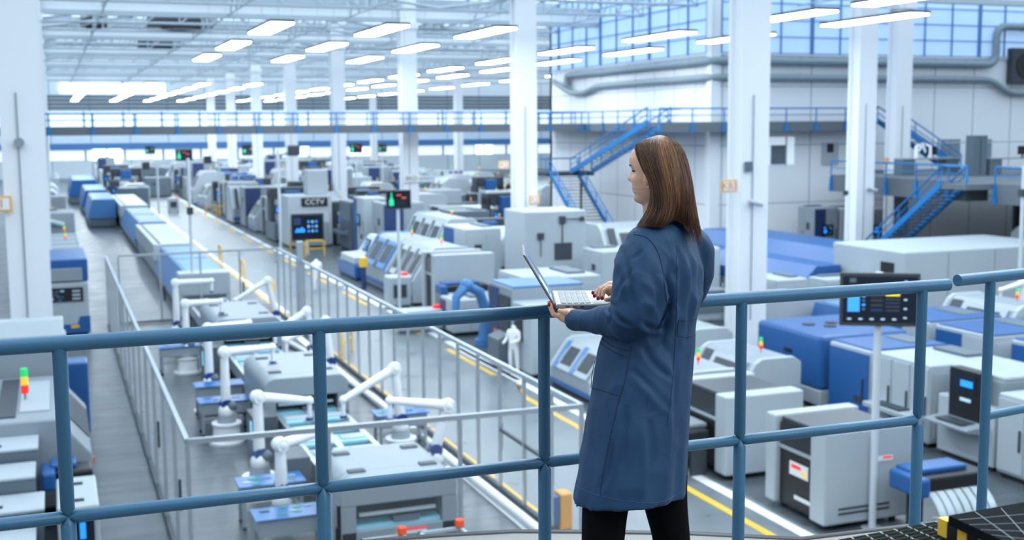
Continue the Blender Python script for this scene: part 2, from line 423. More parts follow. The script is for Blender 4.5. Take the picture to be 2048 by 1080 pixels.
# ------------------------------------------------------------------ floor markings
mk = MB()
def strip(x0, x1, y0, y1, m): mk.box(x0, x1, y0, y1, 0, .006, m)
strip(8.45, 8.72, 20, 52, WPAINT)
y = 20.
while y < 190: strip(9.02, 9.2, y, y+2.3, YEL); y += 2.6
strip(13.35, 13.62, 10, 41, WPAINT); strip(12.75, 12.93, 8, 32.6, YEL)
mk.prism([(12.75, 32.6), (13.3, 34.4), (13.3, 34.7), (12.93, 32.6)], 0, .006, 'z', YEL)
y = 36.
while y < 190: strip(13.0, 13.2, y, y+5., YEL); strip(13.45, 13.75, y-1, y+6.5, WPAINT); y += 8.4
strip(14.2, 14.6, 44, 48, YEL); strip(9.2, 9.4, 52, 190, WPAINT)
struct('floor_markings', mk)
# white cable duct beside the robot line
b = MB().tube([(7.9, 44, .12), (8.3, 40, .12), (8.5, 34, .12), (8.55, 28, .12), (8.6, 21, .12)], .1, ROBOT, 8)
tag(b.build('cable_duct'), 'white round cable duct on the floor along the right side of the robot line', 'duct')

# ------------------------------------------------------------------ walkways
def walkway(label, name, path, zt, thick, depthvec, sp, posts_end=True, both=False, z_rail=.75, m=WALKB):
    """deck along a straight path with a fascia, hand rail, mid rail and posts whose feet clamp on the fascia"""
    (x0, y0), (x1, y1) = path; L = math.hypot(x1-x0, y1-y0); ux, uy = (x1-x0)/L, (y1-y0)/L
    r = empty(name, (x0, y0, 0), 0, label, 'walkway')
    dx, dy = depthvec
    d = MB(); d.prism([(0, 0), (x1-x0, y1-y0), (x1-x0+dx, y1-y0+dy), (dx, dy)], zt-.12, zt, 'z', CONC)
    d.prism([(0, 0), (x1-x0, y1-y0), (x1-x0+.12*dx, y1-y0+.12*dy), (.12*dx, .12*dy)], zt-thick, zt-.12, 'z', CONC)
    d.build('deck', None, r)
    for off in ([0, 1] if both else [0]):
        ox, oy = dx*off*.97, dy*off*.97
        MB().tube([(ox, oy, zt+z_rail), (x1-x0+ox, y1-y0+oy, zt+z_rail)], .045, m, 8).build('handrail', None, r)
        MB().tube([(ox, oy, zt+z_rail*.5), (x1-x0+ox, y1-y0+oy, zt+z_rail*.5)], .025, m, 6).build('mid_rail', None, r)
        n = max(1, int(L/sp)); first = None
        for k in range(n+1):
            p = (ux*k*sp+ox, uy*k*sp+oy)
            if first is None:
                nx, ny = -dx/math.hypot(dx, dy)*.05, -dy/math.hypot(dx, dy)*.05
                q = MB().tube([(0, 0, zt-.1), (0, 0, zt+z_rail)], .04, m, 8)
                q.prism([(-.05, zt-.1), (.05, zt-.1), (.11, zt-thick+.1), (.11, zt-thick), (-.11, zt-thick), (-.11, zt-thick+.1)], -.06, .06, 'y' if abs(ux) > .5 else 'x', m)
                first = q.build('post', None, r); o = first
            else: o = first.copy(); COL.objects.link(o)
            o.location = (p[0]+(nx if off == 0 else -nx), p[1]+(ny if off == 0 else -ny), 0)
    return r
walkway('blue railed bridge crossing the whole hall at camera height', 'bridge', [(-26, 73.4), (33.3, 73.4)], 8.2, .5, (0, 1.6), 2.36, both=True)
walkway('blue railed gallery along the side wall between the bridge and the tall corner', 'gallery', [(33.4, 84), (33.4, 60.6)], 8.2, .5, (1.95, 0), 2.2)
walkway('blue railed gallery on the white wall behind the thick pillar', 'gallery', [(31.2, 59), (45.6, 59)], 8.2, .55, (0, 1.45), 2.03)
walkway('low blue railed platform seen between the two thick pillars', 'platform', [(39.6, 54.9), (39.6, 44.6)], 5.3, .9, (11, 0), 2.3)
walkway('low blue railed platform carrying benches at the right edge', 'platform', [(39.6, 42.7), (39.6, 33)], 5.3, .9, (14, 0), 2.3)
r = empty('platform', (42, 33, 0), 0, 'grey concrete floor of the low platform under the small benches', 'platform')
MB().box(-2.3, 26, 0, 21.6, 5.05, 5.29, CONC).box(3.2, 26, 21.6, 25.8, 5.05, 5.29, CONC).build('deck', None, r); MB().box(-.5, 0, 4, 4.5, 0, 5.05, CONC).box(14, 14.5, 4, 4.5, 0, 5.05, CONC).build('support_post', None, r)

def staircase(label, a, b, wv, m=WALKB, hr=.85, treads=True):
    """a = top, b = foot of the first stringer, wv = vector to the other stringer"""
    a = Vector(a); b = Vector(b); w = Vector(wv); r = empty('staircase', (b.x, b.y, 0), 0, label, 'staircase')
    O = Vector((b.x, b.y, 0)); A = a-O; B = b-O; d = (A-B)
    for off in (Vector(), w):
        s = MB(); up = Vector((0, 0, .17)); th = w.normalized()*.05
        q = [B+off-up, B+off+up, A+off+up, A+off-up]
        vs = [p-th for p in q]+[p+th for p in q]
        s.add(vs, [(0, 1, 2, 3), (7, 6, 5, 4), (0, 4, 5, 1), (1, 5, 6, 2), (2, 6, 7, 3), (3, 7, 4, 0)], m); s.build('stringer', None, r)
        h = MB(); R = Vector((0, 0, hr)); h.tube([B+off+Vector((0, 0, .1)), B+off+R, A+off+R, A+off+Vector((0, 0, .1))], .045, m, 8)
        h.tube([B+off+R*.55, A+off+R*.55], .03, m, 6); h.build('handrail', None, r)
        n = max(2, int(d.length/1.5))
        for k in range(1, n):
            p = B+off+d*(k/n); MB().tube([p, p+R], .035, m, 6).build('baluster', None, r)
    n = max(4, int(abs(a.z-b.z)/.19)); t0 = None
    for k in range(n):
        p = B+d*((k+.5)/n); run = Vector((d.x, d.y, 0)).normalized()*.15
        if t0 is None:
            t = MB(); vs = [-run, run, run+w, -run+w]; vs = [v+Vector((0, 0, z)) for z in (-.02, .02) for v in vs]
            t.add(vs, [(3, 2, 1, 0), (4, 5, 6, 7), (0, 1, 5, 4), (1, 2, 6, 5), (2, 3, 7, 6), (3, 0, 4, 7)], DGREY); t0 = t.build('tread', None, r); o = t0
        else: o = t0.copy(); COL.objects.link(o)
        o.location = p
    return r
staircase('bright blue upper staircase flight rising to the gallery behind the woman', (31.6, 61.2, 8.2), (31.6, 72, 5.05), (1.5, 0, 0))
staircase('bright blue lower staircase flight with dark treads left of the woman', (30.1, 71.9, 5.0), (30.1, 64.6, .05), (1.95, 0, 0))
r = empty('stair_landing', (29.9, 72, 0), 0, 'dark landing with blue rails where the two blue flights meet', 'landing')
MB().box(0, 3.4, 0, 2.2, 4.8, 5.05, DGREY).build('deck', None, r)
for x in (0, 3.4):
    MB().box(x-.06, x+.06, 2.05, 2.17, 0, 4.8, DGREY).build('leg', None, r)
MB().tube([(.02, .1, 5.05), (.02, .1, 5.9), (.02, 2.1, 5.9), (3.3, 2.1, 5.9), (3.3, 2.1, 5.05)], .045, WALKB, 8).tube([(.02, 2.1, 5.9), (.02, 2.1, 5.05)], .045, WALKB, 8).build('handrail', None, r)
staircase('blue staircase descending from the low platform between the right machines', (38.0, 44.4, 5.25), (38.0, 51.6, .05), (1.5, 0, 0))
staircase('blue upper staircase leading down to the low platform right of the pillars', (45.6, 57.6, 8.2), (50.7, 57.6, 5.32), (0, 1.3, 0))
r = empty('stair_landing', (38, 42.8, 0), 0, 'grey landing joining the low platform to its blue staircase', 'landing')
MB().box(0, 1.6, 0, 1.6, 5.05, 5.3, CONC).build('deck', None, r); MB().tube([(.05, .05, 5.3), (.05, .05, 6.1), (.05, 1.55, 6.1)], .04, WALKB, 8).build('handrail', None, r)
r = empty('room_divider', (52, 45, 0), 0, 'dark wall under the low platform at the right edge', 'wall'); MB().box(-9, 25, 0, .2, 0, 5.04, DGREY).build('wall_panel', None, r)

# ------------------------------------------------------------------ ducts on the wall
xa, yb = XC-.32, YC-.32
def duct(label, pts, rr):
    r = empty('duct', (0, 0, 0), 0, label, 'duct'); P = [Vector(p) for p in pts]; q = [P[0]]
    for i in range(1, len(P)-1):                       # rounded elbows
        a = (P[i-1]-P[i]).normalized(); c = (P[i+1]-P[i]).normalized(); k = min(.7, (P[i-1]-P[i]).length*.4, (P[i+1]-P[i]).length*.4)
        s, e = P[i]+a*k, P[i]+c*k
        for t in (0, .25, .5, .75, 1): q.append(s*(1-t)**2+P[i]*2*t*(1-t)+e*t*t)
    q.append(P[-1]); MB().tube(q, rr, DUCT, 14).build('pipe', None, r)
    for i in range(len(P)-1):
        L = (P[i+1]-P[i]).length; u = (P[i+1]-P[i]).normalized(); n = int(L/4)
        for k in range(n):
            p = P[i]+u*(2+4*k); MB().tube([p-u*.06, p+u*.06], rr*1.1, LGREY, 14).build('flange', None, r)
duct('upper grey duct running round the white building below its blue glazing', [(xa, 80.5, 10.9), (xa, 80.5, 11.65), (xa, yb, 11.65), (55.4, yb, 11.65), (55.4, yb, 14.0), (70, yb, 14.0)], .24)
duct('lower grey duct with a dip near its left end round the white building', [(xa-.2, 82.5, 11.3), (xa, 79.6, 10.35), (xa, 77.5, 10.35), (xa, 75.5, 10.75), (xa, yb, 10.72), (55.1, yb, 10.72), (56.5, yb, 9.9), (70, yb, 9.9)], .2)
p = GY(2042, 132, YC-.2)
r = empty('wall_fan', p, 0, 'dark square wall fan beside the bent duct at the right edge', 'fan')
MB().box(-1.0, 1.3, -.35, .18, -1.1, 1.1, DGREY, .05).build('housing', None, r); f = MB().cyl((.1, -.4, 0), .8, .1, BLACK, 24, axis='y'); f.cyl((.1, -.46, 0), .2, .08, DGREY, axis='y'); f.build('grille', None, r)

# ------------------------------------------------------------------ glazed safety fence round the robot line
def fence_run(label, a, b, h, n, glass=True, mid=False, door=False):
    a = Vector((*a, 0)); b = Vector((*b, 0)); d = b-a; ang = math.atan2(d.y, d.x)
    r = empty('safety_fence', a, ang, label, 'fence', 'glazed safety fence panels round the robots'); L = d.length; w = L/n
    MB().box(0, L, -.04, .04, h-.09, h, STEEL).build('top_rail', None, r)
    MB().box(0, L, -.05, .05, .03, .1, DGREY).build('bottom_rail', None, r)
    p0 = None
    for k in range(n+1):
        if p0 is None: p0 = MB().box(-.035, .035, -.035, .035, 0, h-.09, STEEL).build('post', None, r); o = p0
        else: o = p0.copy(); COL.objects.link(o)
        o.location = (k*w, 0, 0)
    g0 = None
    for k in range(n):
        if g0 is None: g0 = MB().box(.035, w-.035, -.006, .006, .1, h-.09, FENCEG).build('glass_panel', None, r); o = g0
        else: o = g0.copy(); COL.objects.link(o)
        o.location = (k*w, 0, 0)
    if mid: MB().box(w*1, w*3, -.03, .03, 1.35, 1.42, DGREY).build('door_bar', None, r)
    hd = MB()
    for k in (1, 3): hd.box(k*w+.1, k*w+.16, -.1, -.04, .9, 1.5, BLACK)
    hd.build('handle', None, r)
H = 2.9
fence_run('glazed safety fence along the left side of the robot line', (1.87, 20.1), (1.87, 51.5), H, 13)
fence_run('glazed safety fence along the aisle on the right of the robot line', (8.95, 19.9), (8.95, 52.0), H, 22, mid=True)
fence_run('front glazed safety fence in front of the nearest grey machine', (1.87, 20.1), (8.95, 19.9), H, 3)
fence_run('back glazed safety fence crossing behind the robots at the blue oven', (2.35, 51.5), (8.95, 52.0), H, 4)
o = MB().box(-.12, .12, -.12, .12, 0, 3.6, STEEL, .02).build('fence_column'); o.location = (8.95, 46.9, 0); tag(o, 'thick aluminium post standing taller than the fence on the aisle side', 'post')

# ------------------------------------------------------------------ the balcony the woman stands on
ZP = 6.31
arc = [G(774, 1079, ZP), G(900, 1070, ZP), G(1031, 1063, ZP), G(1180, 1064, ZP), G(1375, 1067, ZP), G(1600, 1078, ZP)]
out = [(-3, 4.9), (-1, 4.85)]+[tuple(p) for p in arc]+[(3.6, 3.98), (6, 3.95), (6, -2), (-3, -2)]
b = MB(); b.prism(out, ZP-.28, ZP, 'z', mat('balcony_floor', (118, 116, 114), .45, scale=1.2))
o = b.build('balcony_floor'); o['kind'] = 'structure'
b = MB(); b.tube([(x, y, ZP-.02) for x, y in out[:9]], .03, BLACK, 8); struct('trim_4', b)
for k, (x, y) in enumerate([(-2, 0), (4.6, 0), (-2, 4), (4.9, 3.4)]): struct('balcony_support', MB().box(x-.2, x+.2, y-.2, y+.2, 0, ZP-.28, PILW), None, 'white support under the balcony, %s of four' % ORD[k])
ZR, YR = 7.41, 3.53
r = empty('balcony_railing', (1.45, YR, ZP), 0, 'long steel blue tube railing the woman stands at, four openings wide', 'railing')
L0 = -1.1
MB().tube([(L0-1.45, 0, ZR-ZP), (3.07-1.45, 0, ZR-ZP)], .0225, RAILM, 28).build('top_rail', None, r)
PX = [-.74, -.006, .724, 1.455, 2.19, 2.953]
for k in range(5):
    a, c = PX[k], PX[k+1]
    MB().tube([(a-1.45+.0, 0, 6.912-ZP), (a-1.45+.022, 0, 6.912-ZP), (c-1.45-.022, 0, 6.912-ZP), (c-1.45, 0, 6.912-ZP)], [.004, .0185, .0185, .004], RAILM, 24, False).build('mid_rail', None, r)
MB().tube([(L0-1.45, 0, 6.912-ZP), (PX[0]-1.45, 0, 6.912-ZP)], .0185, RAILM, 20).build('mid_rail', None, r)
for x in PX:
    MB().tube([(x-1.45, 0, .0), (x-1.45, 0, 6.912-ZP-.022), (x-1.45, 0, 6.912-ZP)], [.0215, .0215, .004], RAILM, 24, False).tube([(x-1.45, 0, 6.912-ZP), (x-1.45, 0, 6.912-ZP+.022), (x-1.45, 0, ZR-ZP-.01)], [.004, .0195, .0195], RAILM, 24, False).cyl((x-1.45, 0, 0), .045, .012, RAILM).build('post', None, r)
a = Vector((*G(1915, 561, ZR), ZR)); bq = Vector((*G(2048, 547, ZR), ZR)); dv = (bq-a).normalized()
r = empty('balcony_railing', (a.x, a.y, ZP), 0, 'steel blue tube railing at the right edge with an open round end', 'railing')
A = Vector((0, 0, ZR-ZP))
MB().tube([A, A+dv*2.2], .0225, RAILM, 28).build('top_rail', None, r)
p1 = A+dv*.19
MB().tube([(p1.x, p1.y, 0), (p1.x, p1.y, ZR-ZP-.01)], .0195, RAILM, 24).cyl((p1.x, p1.y, 0), .045, .012, RAILM).build('post', None, r)
p2 = A+dv*.95
MB().tube([(p2.x, p2.y, 0), (p2.x, p2.y, ZR-ZP-.01)], .0195, RAILM, 24).cyl((p2.x, p2.y, 0), .045, .012, RAILM).build('post', None, r)
MB().tube([(p1.x, p1.y, 6.86-ZP), (p2.x+dv.x, p2.y+dv.y, 6.86-ZP)], .0175, RAILM, 20).build('mid_rail', None, r)

# solar panels stacked on a bench beside the camera
zt = 7.13
def world_poly(pts, z): return [G(x, y, z) for x, y in pts]
q = world_poly([(1672, 1080), (1884, 1041), (2110, 1120), (1800, 1190)], zt)
c = (sum(p[0] for p in q)/4, sum(p[1] for p in q)/4)
b = empty('workbench', (c[0], c[1], ZP), 0, 'low bench mostly below the picture that carries the dark solar panels', 'bench')
MB().box(-.2, .65, -.5, .08, zt-ZP-.09, zt-ZP-.045, MGREY).build('top', None, b)
for x in (-.15, .6):
    for y in (-.45, .02): MB().box(x-.02, x+.02, y-.02, y+.02, 0, zt-ZP-.09, MGREY).build('leg', None, b)
P1 = empty('solar_panel', (0, 0, 0), 0, 'dark ribbed solar panel with white grid lines lying at the bottom right', 'panel', None)
MB().prism(q, zt-.03, zt, 'z', PVM).build('cells', None, P1)
ln = MB(); q0, q1, q2, q3 = [Vector((*p, zt)) for p in q]
def bar(m_, A_, B_, w_, mt):
    n_ = (B_-A_).cross(Vector((0, 0, 1))).normalized()*w_; z_ = Vector((0, 0, .0012))
    m_.add([A_-n_+z_, A_+n_+z_, B_+n_+z_, B_-n_+z_], [(3, 2, 1, 0)], mt)
for k in range(0, 12): t = k/7.5*1.0; bar(ln, q0.lerp(q1, t), q3.lerp(q2, t), .0011, WHITE) if t <= 1 else None
for k in range(1, 16): t = k/16; bar(ln, q0.lerp(q3, t), q1.lerp(q2, t), .0035, mat('pv_cell_band', (54, 58, 54), .9, spec=0.))
ln.build('grid_lines', None, P1)
z2 = 7.19
q = world_poly([(1897, 1031), (2048, 1004), (2250, 985), (2260, 1180), (2030, 1092)], z2)
P2 = empty('solar_panel', (0, 0, 0), 0, 'black solar panel with a fine grid on top at the right corner', 'panel')
MB().prism(q, z2-.02, z2, 'z', mat('pv_black_glass', (24, 27, 30), .8, spec=.03)).build('cells', None, P2)
g = MB(); a0, a1, a2, a3, a4 = [Vector((*p, z2)) for p in q]
for k in range(1, 7): bar(g, a0.lerp(a2, k/7), a4.lerp(a3, k/7), .0006, LGREY)
for k in range(1, 6): bar(g, a0.lerp(a4, k/6), a2.lerp(a3, k/6), .0005, LGREY)
g.build('grid_lines', None, P2)
s = MB(); A_, B_ = Vector((*G(1885, 1041, 7.16), 0)), Vector((*G(2030, 1105, 7.16), 0)); d_ = (B_-A_)/7; n_ = Vector((-d_.y, d_.x, 0)).normalized()*.012
for k in range(7):
    u0, u1 = A_+d_*k, A_+d_*(k+.92); s.add([(p.x, p.y, z) for z in (7.131, 7.168) for p in (u0-n_, u1-n_, u1+n_, u0+n_)], [(3, 2, 1, 0), (4, 5, 6, 7), (0, 1, 5, 4), (1, 2, 6, 5), (2, 3, 7, 6), (3, 0, 4, 7)], YEL if k % 2 == 0 else BLACK)
tag(s.build('spacer_bar'), 'yellow and black striped spacer between the two dark solar panels', 'bar')
# ------------------------------------------------------------------ machine kinds (local frame: x across, y back, z up, origin at the base centre)
def root(name, x0, x1, y0, y1, label, cat, rz=0., z=0., group=None):
    return empty(name, ((x0+x1)/2, (y0+y1)/2, z), rz, label, cat, group)
def signal_tower(parent, x, y, z, s=1.):
    s *= .72
    b = MB().cyl((x, y, z), .02*s, .12*s, LGREY, 8); o = b.build('signal_tower', None, parent)
    for k, m in enumerate((RED, AMBER, GREEN)): MB().cyl((x, y, z+.12*s+k*.13*s), .055*s, .125*s, m, 12).build('lamp_segment', None, o)
def screen(parent, c, w, h, nrm='-y', glow=SCRB, name='display', tilt=0.):
    """monitor slab with a few interface blocks; c = centre of the face"""
    b = MB(); x, y, z = c; R = {'-y': Matrix.Identity(4), '-x': Matrix.Rotation(-PI/2, 4, 'Z'), '+x': Matrix.Rotation(PI/2, 4, 'Z')}[nrm]
    b.M = Matrix.Translation(c) @ R @ Matrix.Rotation(tilt, 4, 'X')
    b.box(-w/2, w/2, 0, .06, -h/2, h/2, BLACK, .01); b.box(-w*.46, w*.46, -.006, 0, -h*.44, h*.44, SCRD); o = b.build(name, None, parent)
    g = MB(); g.M = b.M; rnd = random.Random(int(abs(x*97+y*31+z*13)))
    g.box(-w*.4, -w*.12, -.01, -.006, -h*.3, h*.05, glow); g.box(-w*.4, -w*.2, -.01, -.006, h*.15, h*.3, glow)
    for i in range(3):
        for j in range(4):
            if rnd.random() < .7: g.box(w*(.0+.13*i), w*(.08+.13*i), -.01, -.006, h*(-.3+.17*j), h*(-.22+.17*j), rnd.choice([SCRW, MGREY, MGREY, glow]))
    g.build('interface', None, o); return o
def handle(parent, x, y, z, l=.4, m=None): return MB().box(x-.02, x+.02, y-.04, y, z-l/2, z+l/2, m or DGREY).build('handle', None, parent)

def assembly_machine(x0, x1, y0, y1, h, label, panel=LGREY):
    r = root('assembly_machine', x0, x1, y0, y1, label, 'machine'); w, d = (x1-x0)/2, (y1-y0)/2; R = .28
    def arc(cx, cz, a0, a1, n=6): return [(cx+R*math.cos(a0+(a1-a0)*i/n), cz+R*math.sin(a0+(a1-a0)*i/n)) for i in range(n+1)]
    prof = [(w, h*.3)]+[(w, h-R)]+arc(w-R, h-R, 0, PI/2)+arc(-w+R, h-R, PI/2, PI)+[(-w, h*.3)]
    b = MB(); b.prism(prof, -d+.5, d, 'y', panel, .03); b.build('hood', None, r)
    f = MB()                                            # front frame with a deep opening
    outer = [(w, 0)]+[(w, h-R)]+arc(w-R, h-R, 0, PI/2)+arc(-w+R, h-R, PI/2, PI)+[(-w, 0)]
    f.prism([(w, h*.72), (w, h-R)]+arc(w-R, h-R, 0, PI/2)+arc(-w+R, h-R, PI/2, PI)+[(-w, h*.72)], -d, -d+.5, 'y', panel, .02)
    f.box(-w, -w+.28, -d, -d+.5, h*.3, h*.72, panel); f.box(w-.28, w, -d, -d+.5, h*.3, h*.72, panel); f.box(-w, w, -d, -d+.5, .05, h*.46, panel, .02); f.build('front_frame', None, r)
    MB().box(-w+.26, w-.26, -d+.45, -d+.5, h*.46, h*.73, BLACK).build('opening', None, r)
    MB().box(-w+.3, w-.3, -d+.08, -d+.45, h*.46, h*.5, CYAN).box(-w*.1, w*.35, -d+.05, -d+.4, h*.5, h*.56, MGREY).box(-w+.35, w-.4, -d+.03, -d+.1, h*.6, h*.63, WHITE).build('tray', None, r)
    MB().box(-w+.05, w-.05, -d+.5, d-.05, .05, h*.32, LGREY).build('base', None, r)
    MB().box(-w-.05, w+.05, -d-.02, d, 0, .08, DGREY).build('foot_plinth', None, r)
    p = None
    for sx in (-.62, .62):
        for sy in (-.55, .62): MB().box(w*sx-.16, w*sx+.16, d*sy-.1, d*sy+.1, h-.01, h+.03, DGREY, .01).build('vent', None, r)
    MB().prism([(-.12, h*.36), (.02, h*.36), (-.05, h*.43)], -d-.012, -d, 'y', YEL).box(.12, .5, -d-.012, -d, h*.41, h*.43, RED).box(.12, .5, -d-.01, -d, h*.37, h*.4, PAPERW).build('warning_label', None, r)
    return r
def oven(x0, x1, y0, y1, h, label, hoods, endbox=True):
    """line oven: grey cabinet, sloped hoods, white end box; hoods = [(t0,t1,mat)] along its length"""
    r = root('reflow_oven', x0, x1, y0, y1, label, 'oven'); w, d = (x1-x0)/2, (y1-y0)/2; L = y1-y0; hb = h*.55
    b = MB().box(-w+.12, w-.12, -d+.1, d, .1, hb, MGREY); n = max(2, int(L/1.6))
    for k in range(n): b.box(-w+.08, -w+.12, -d+.2+k*L/n, -d+.05+(k+1)*L/n, .25, hb-.1, LGREY)
    b.build('cabinet', None, r); MB().box(-w+.2, w-.2, -d+.2, d-.1, 0, .1, BLACK).build('plinth', None, r)
    for (a, c, m) in hoods:  # each section of the cover
        if m is WHITE or m is LGREY:
            MB().box(-w, w, -d+L*a, -d+L*c, hb*.9, h, m, .05).build('cover', None, r)
            MB().box(-w+.3, -w+.42, -d+L*a+.4, -d+L*c-.4, h, h+.03, BLACK).build('slot', None, r)
        else:
            o = MB().prism([(-w-.05, hb*.6), (w, hb*.6), (w, h), (-w+.36, h)], -d+L*a, -d+L*c-.12, 'y', m, .02).build('hood', None, r)
            MB().box(-w+.45, w-.15, -d+L*a+.25, -d+L*c-.4, h, h+.03, HOODG).build('hood_window', None, o)
    if endbox:
        e = MB().box(-w-.03, w+.03, -d, -d+1.1, h*.5, h+.1, WHITE, .05).box(-w-.03, -w+.14, -d, -d+1.1, .05, h*.55, WHITE).box(w-.14, w+.03, -d, -d+1.1, .05, h*.55, WHITE)
        e.build('end_box', None, r); MB().box(-w+.14, w-.14, -d+.9, -d+1.0, .05, h*.5, DGREY).build('opening', None, r)
    return r
def lathe(x0, x1, y0, y1, h, label, face='-x', side=WHITE, stripe=DGREY, trim=BLUE, tower=True, nwin=2, name='machining_centre', z=0):
    """body with a slanted, windowed front; long axis along y when face is -x"""
    rz = -PI/2 if face == '-x' else 0; r = root(name, x0, x1, y0, y1, label, 'machine', rz, z)
    w, d = ((y1-y0)/2, (x1-x0)/2) if face == '-x' else ((x1-x0)/2, (y1-y0)/2)
    pr = [(-d, .12), (-d, h*.42), (-d*.45, h*.93), (-d*.25, h), (d*.75, h), (d, h*.9), (d, .12)]
    MB().prism([(p[0]*.98, p[1]*.98) for p in pr], -w+.05, w-.05, 'x', LGREY).build('body', None, r)
    for s in (-1, 1): MB().prism(pr, s*w-.09, s*w+.09, 'x', side, .03).build('side_panel', None, r)
    MB().box(-w, w, -d+.1, d-.05, 0, .13, DGREY).build('plinth', None, r)
    sl = Vector((0, d*.55, h*.51)); L = sl.length; u = sl.normalized(); nn = Vector((0, -u.z, u.y))
    ww = (2*w-.5)/nwin
    for k in range(nwin):
        xa = -w+.25+k*ww; b = MB(); o = Vector((0, -d, h*.42))+nn*.0
        def P(x, t, e): q = o+u*(L*t)+nn*e; return (x, q.y, q.z)
        for (a, c, t0, t1, e, m) in ((xa+.03, xa+ww-.03, .02, .98, .03, side), (xa+.03, xa+.03+ww*.2, .0, 1., .045, stripe), (xa+ww*.32, xa+ww*.88, .2, .85, .045, DGREY)):
            vs = [P(a, t0, 0), P(c, t0, 0), P(c, t1, 0), P(a, t1, 0), P(a, t0, e), P(c, t0, e), P(c, t1, e), P(a, t1, e)]
            b.add(vs, [(0, 3, 2, 1), (4, 5, 6, 7), (0, 1, 5, 4), (1, 2, 6, 5), (2, 3, 7, 6), (3, 0, 4, 7)], m)
        dd = b.build('door', None, r)
        MB().tube([P(xa+ww*.26, .2, .07), P(xa+ww*.26, .7, .07)], .02, STEEL, 6).build('handle', None, dd)
    MB().box(-w-.01, w+.01, -d-.03, -d+.02, h*.1, h*.18, trim).build('trim_strip', None, r)
    if tower: signal_tower(r, w*.5, d*.2, h, 1.2)
    return r
def printer(x0, x1, y0, y1, h, label, roll=True, decor=True, side=WHITE, name='print_machine'):
    """black hooded machine between white end plates; front faces the aisle (-x)"""
    r = root(name, x0, x1, y0, y1, label, 'machine'); w, d = (x1-x0)/2, (y1-y0)/2
    for s, a in ((-1, .5), (1, .36)):
        MB().box(-w-.1, w+.05, s*d-(a if s > 0 else 0), s*d+(a if s < 0 else 0), .12, h*1.0, side, .04).build('end_plate', None, r)
    MB().box(-w+.05, w-.1, -d+.5, d-.36, h*.72, h*.985, mat('charcoal_hood', (52, 57, 64), .35), .03).build('hood', None, r)
    MB().box(-w-.02, -w+.06, -d+.55, d-.42, h*.7, h*.93, mat('smoked_window', (30, 34, 40), .1)).build('window', None, r)
    MB().box(-w+.02, w-.1, -d+.5, d-.36, .12, h*.7, BLACK, .02).build('front_panel', None, r)
    MB().box(-w-.02, -w+.02, -d+.5, d-.36, h*.66, h*.7, STEEL).build('sill', None, r)
    for sx in (-1, 1):
        for sy in (-1, 1): MB().cyl((sx*(w-.25), sy*(d-.2), 0), .07, .13, BLACK, 10).build('foot', None, r)
    if decor:
        l = MB().box(-w-.0, -w+.015, -.35, .3, h*.42, h*.56, PAPERW).box(-w-.01, -w, -.1, .22, h*.5, h*.535, RED); l.prism([(-.3, h*.45), (-.14, h*.45), (-.22, h*.52)], -w-.012, -w, 'x', AMBER); l.build('warning_label', None, r)
        l = MB().box(w*.1, w*.55, -d-.012, -d, h*.66, h*.71, PAPERW).box(w*.3, w*.52, -d-.016, -d-.012, h*.685, h*.705, RED); l.build('warning_label', None, r)
        s = MB()
        for k in range(2): s.box(-w*.75, w*.5, -d-.012, -d, h*(.16+.05*k), h*(.18+.05*k), DGREY)
        s.build('slots', None, r); MB().box(-w-.012, -w, -.6, .1, h*.18, h*.22, PAPERW).build('lettering', None, r)
    return r
def roll_unit(x, y, z, w, label, rz=0., name='film_winder', blue=BLUE):
    """black roller head with a blue end and a sheet of clear film falling into a curled pile"""
    r = empty(name, (x, y, 0), rz, label, 'winder')
    MB().box(-w/2, w/2, -.35, .35, z, z+.32, BLACK, .05).build('roller_head', None, r)
    MB().box(-w/2-.1, w/2-.3, -.1, .45, z+.3, z+.42, blue, .04).build('cover', None, r)
    MB().box(-w/2-.28, -w/2, -.5, .42, z-.02, z+.36, blue, .06).build('end_cap', None, r)
    for s in (-1, 1): MB().box(s*w*.42-.04, s*w*.42+.04, -.1, .3, 0, z, DGREY).build('leg', None, r)
    f = MB(); n = 7
    for k in range(n):
        x0 = -w/2+.05+k*(w-.1)/n; x1 = x0+(w-.1)/n*.8; pts = []
        for i in range(15):
            t = i/14; yy = -.34-.42*math.sin(t*PI*.62); zz = z+.05-t*(z-.14)*(.6+.4*t); pts.append((yy, zz))
        vs = [(x0, p[0], p[1]) for p in pts]+[(x1, p[0], p[1]) for p in pts]
        f.add(vs, [(i, i+1, i+16, i+15) for i in range(14)], FILM, True)
        f.tube([(x0, p[0], p[1]) for p in pts], .012, WHITE, 5)
    f.build('film_sheet', None, r)
    g = MB()
    for k in range(9): g.tube([(-w/2+.1+k*(w-.2)/8, -.62+.3*math.cos(a), .3+.26*math.sin(a)) for a in [2*PI*i/14 for i in range(15)]], .035, WHITE if k % 2 else FILM, 6)
    g.build('film_coil', None, r)
    return r
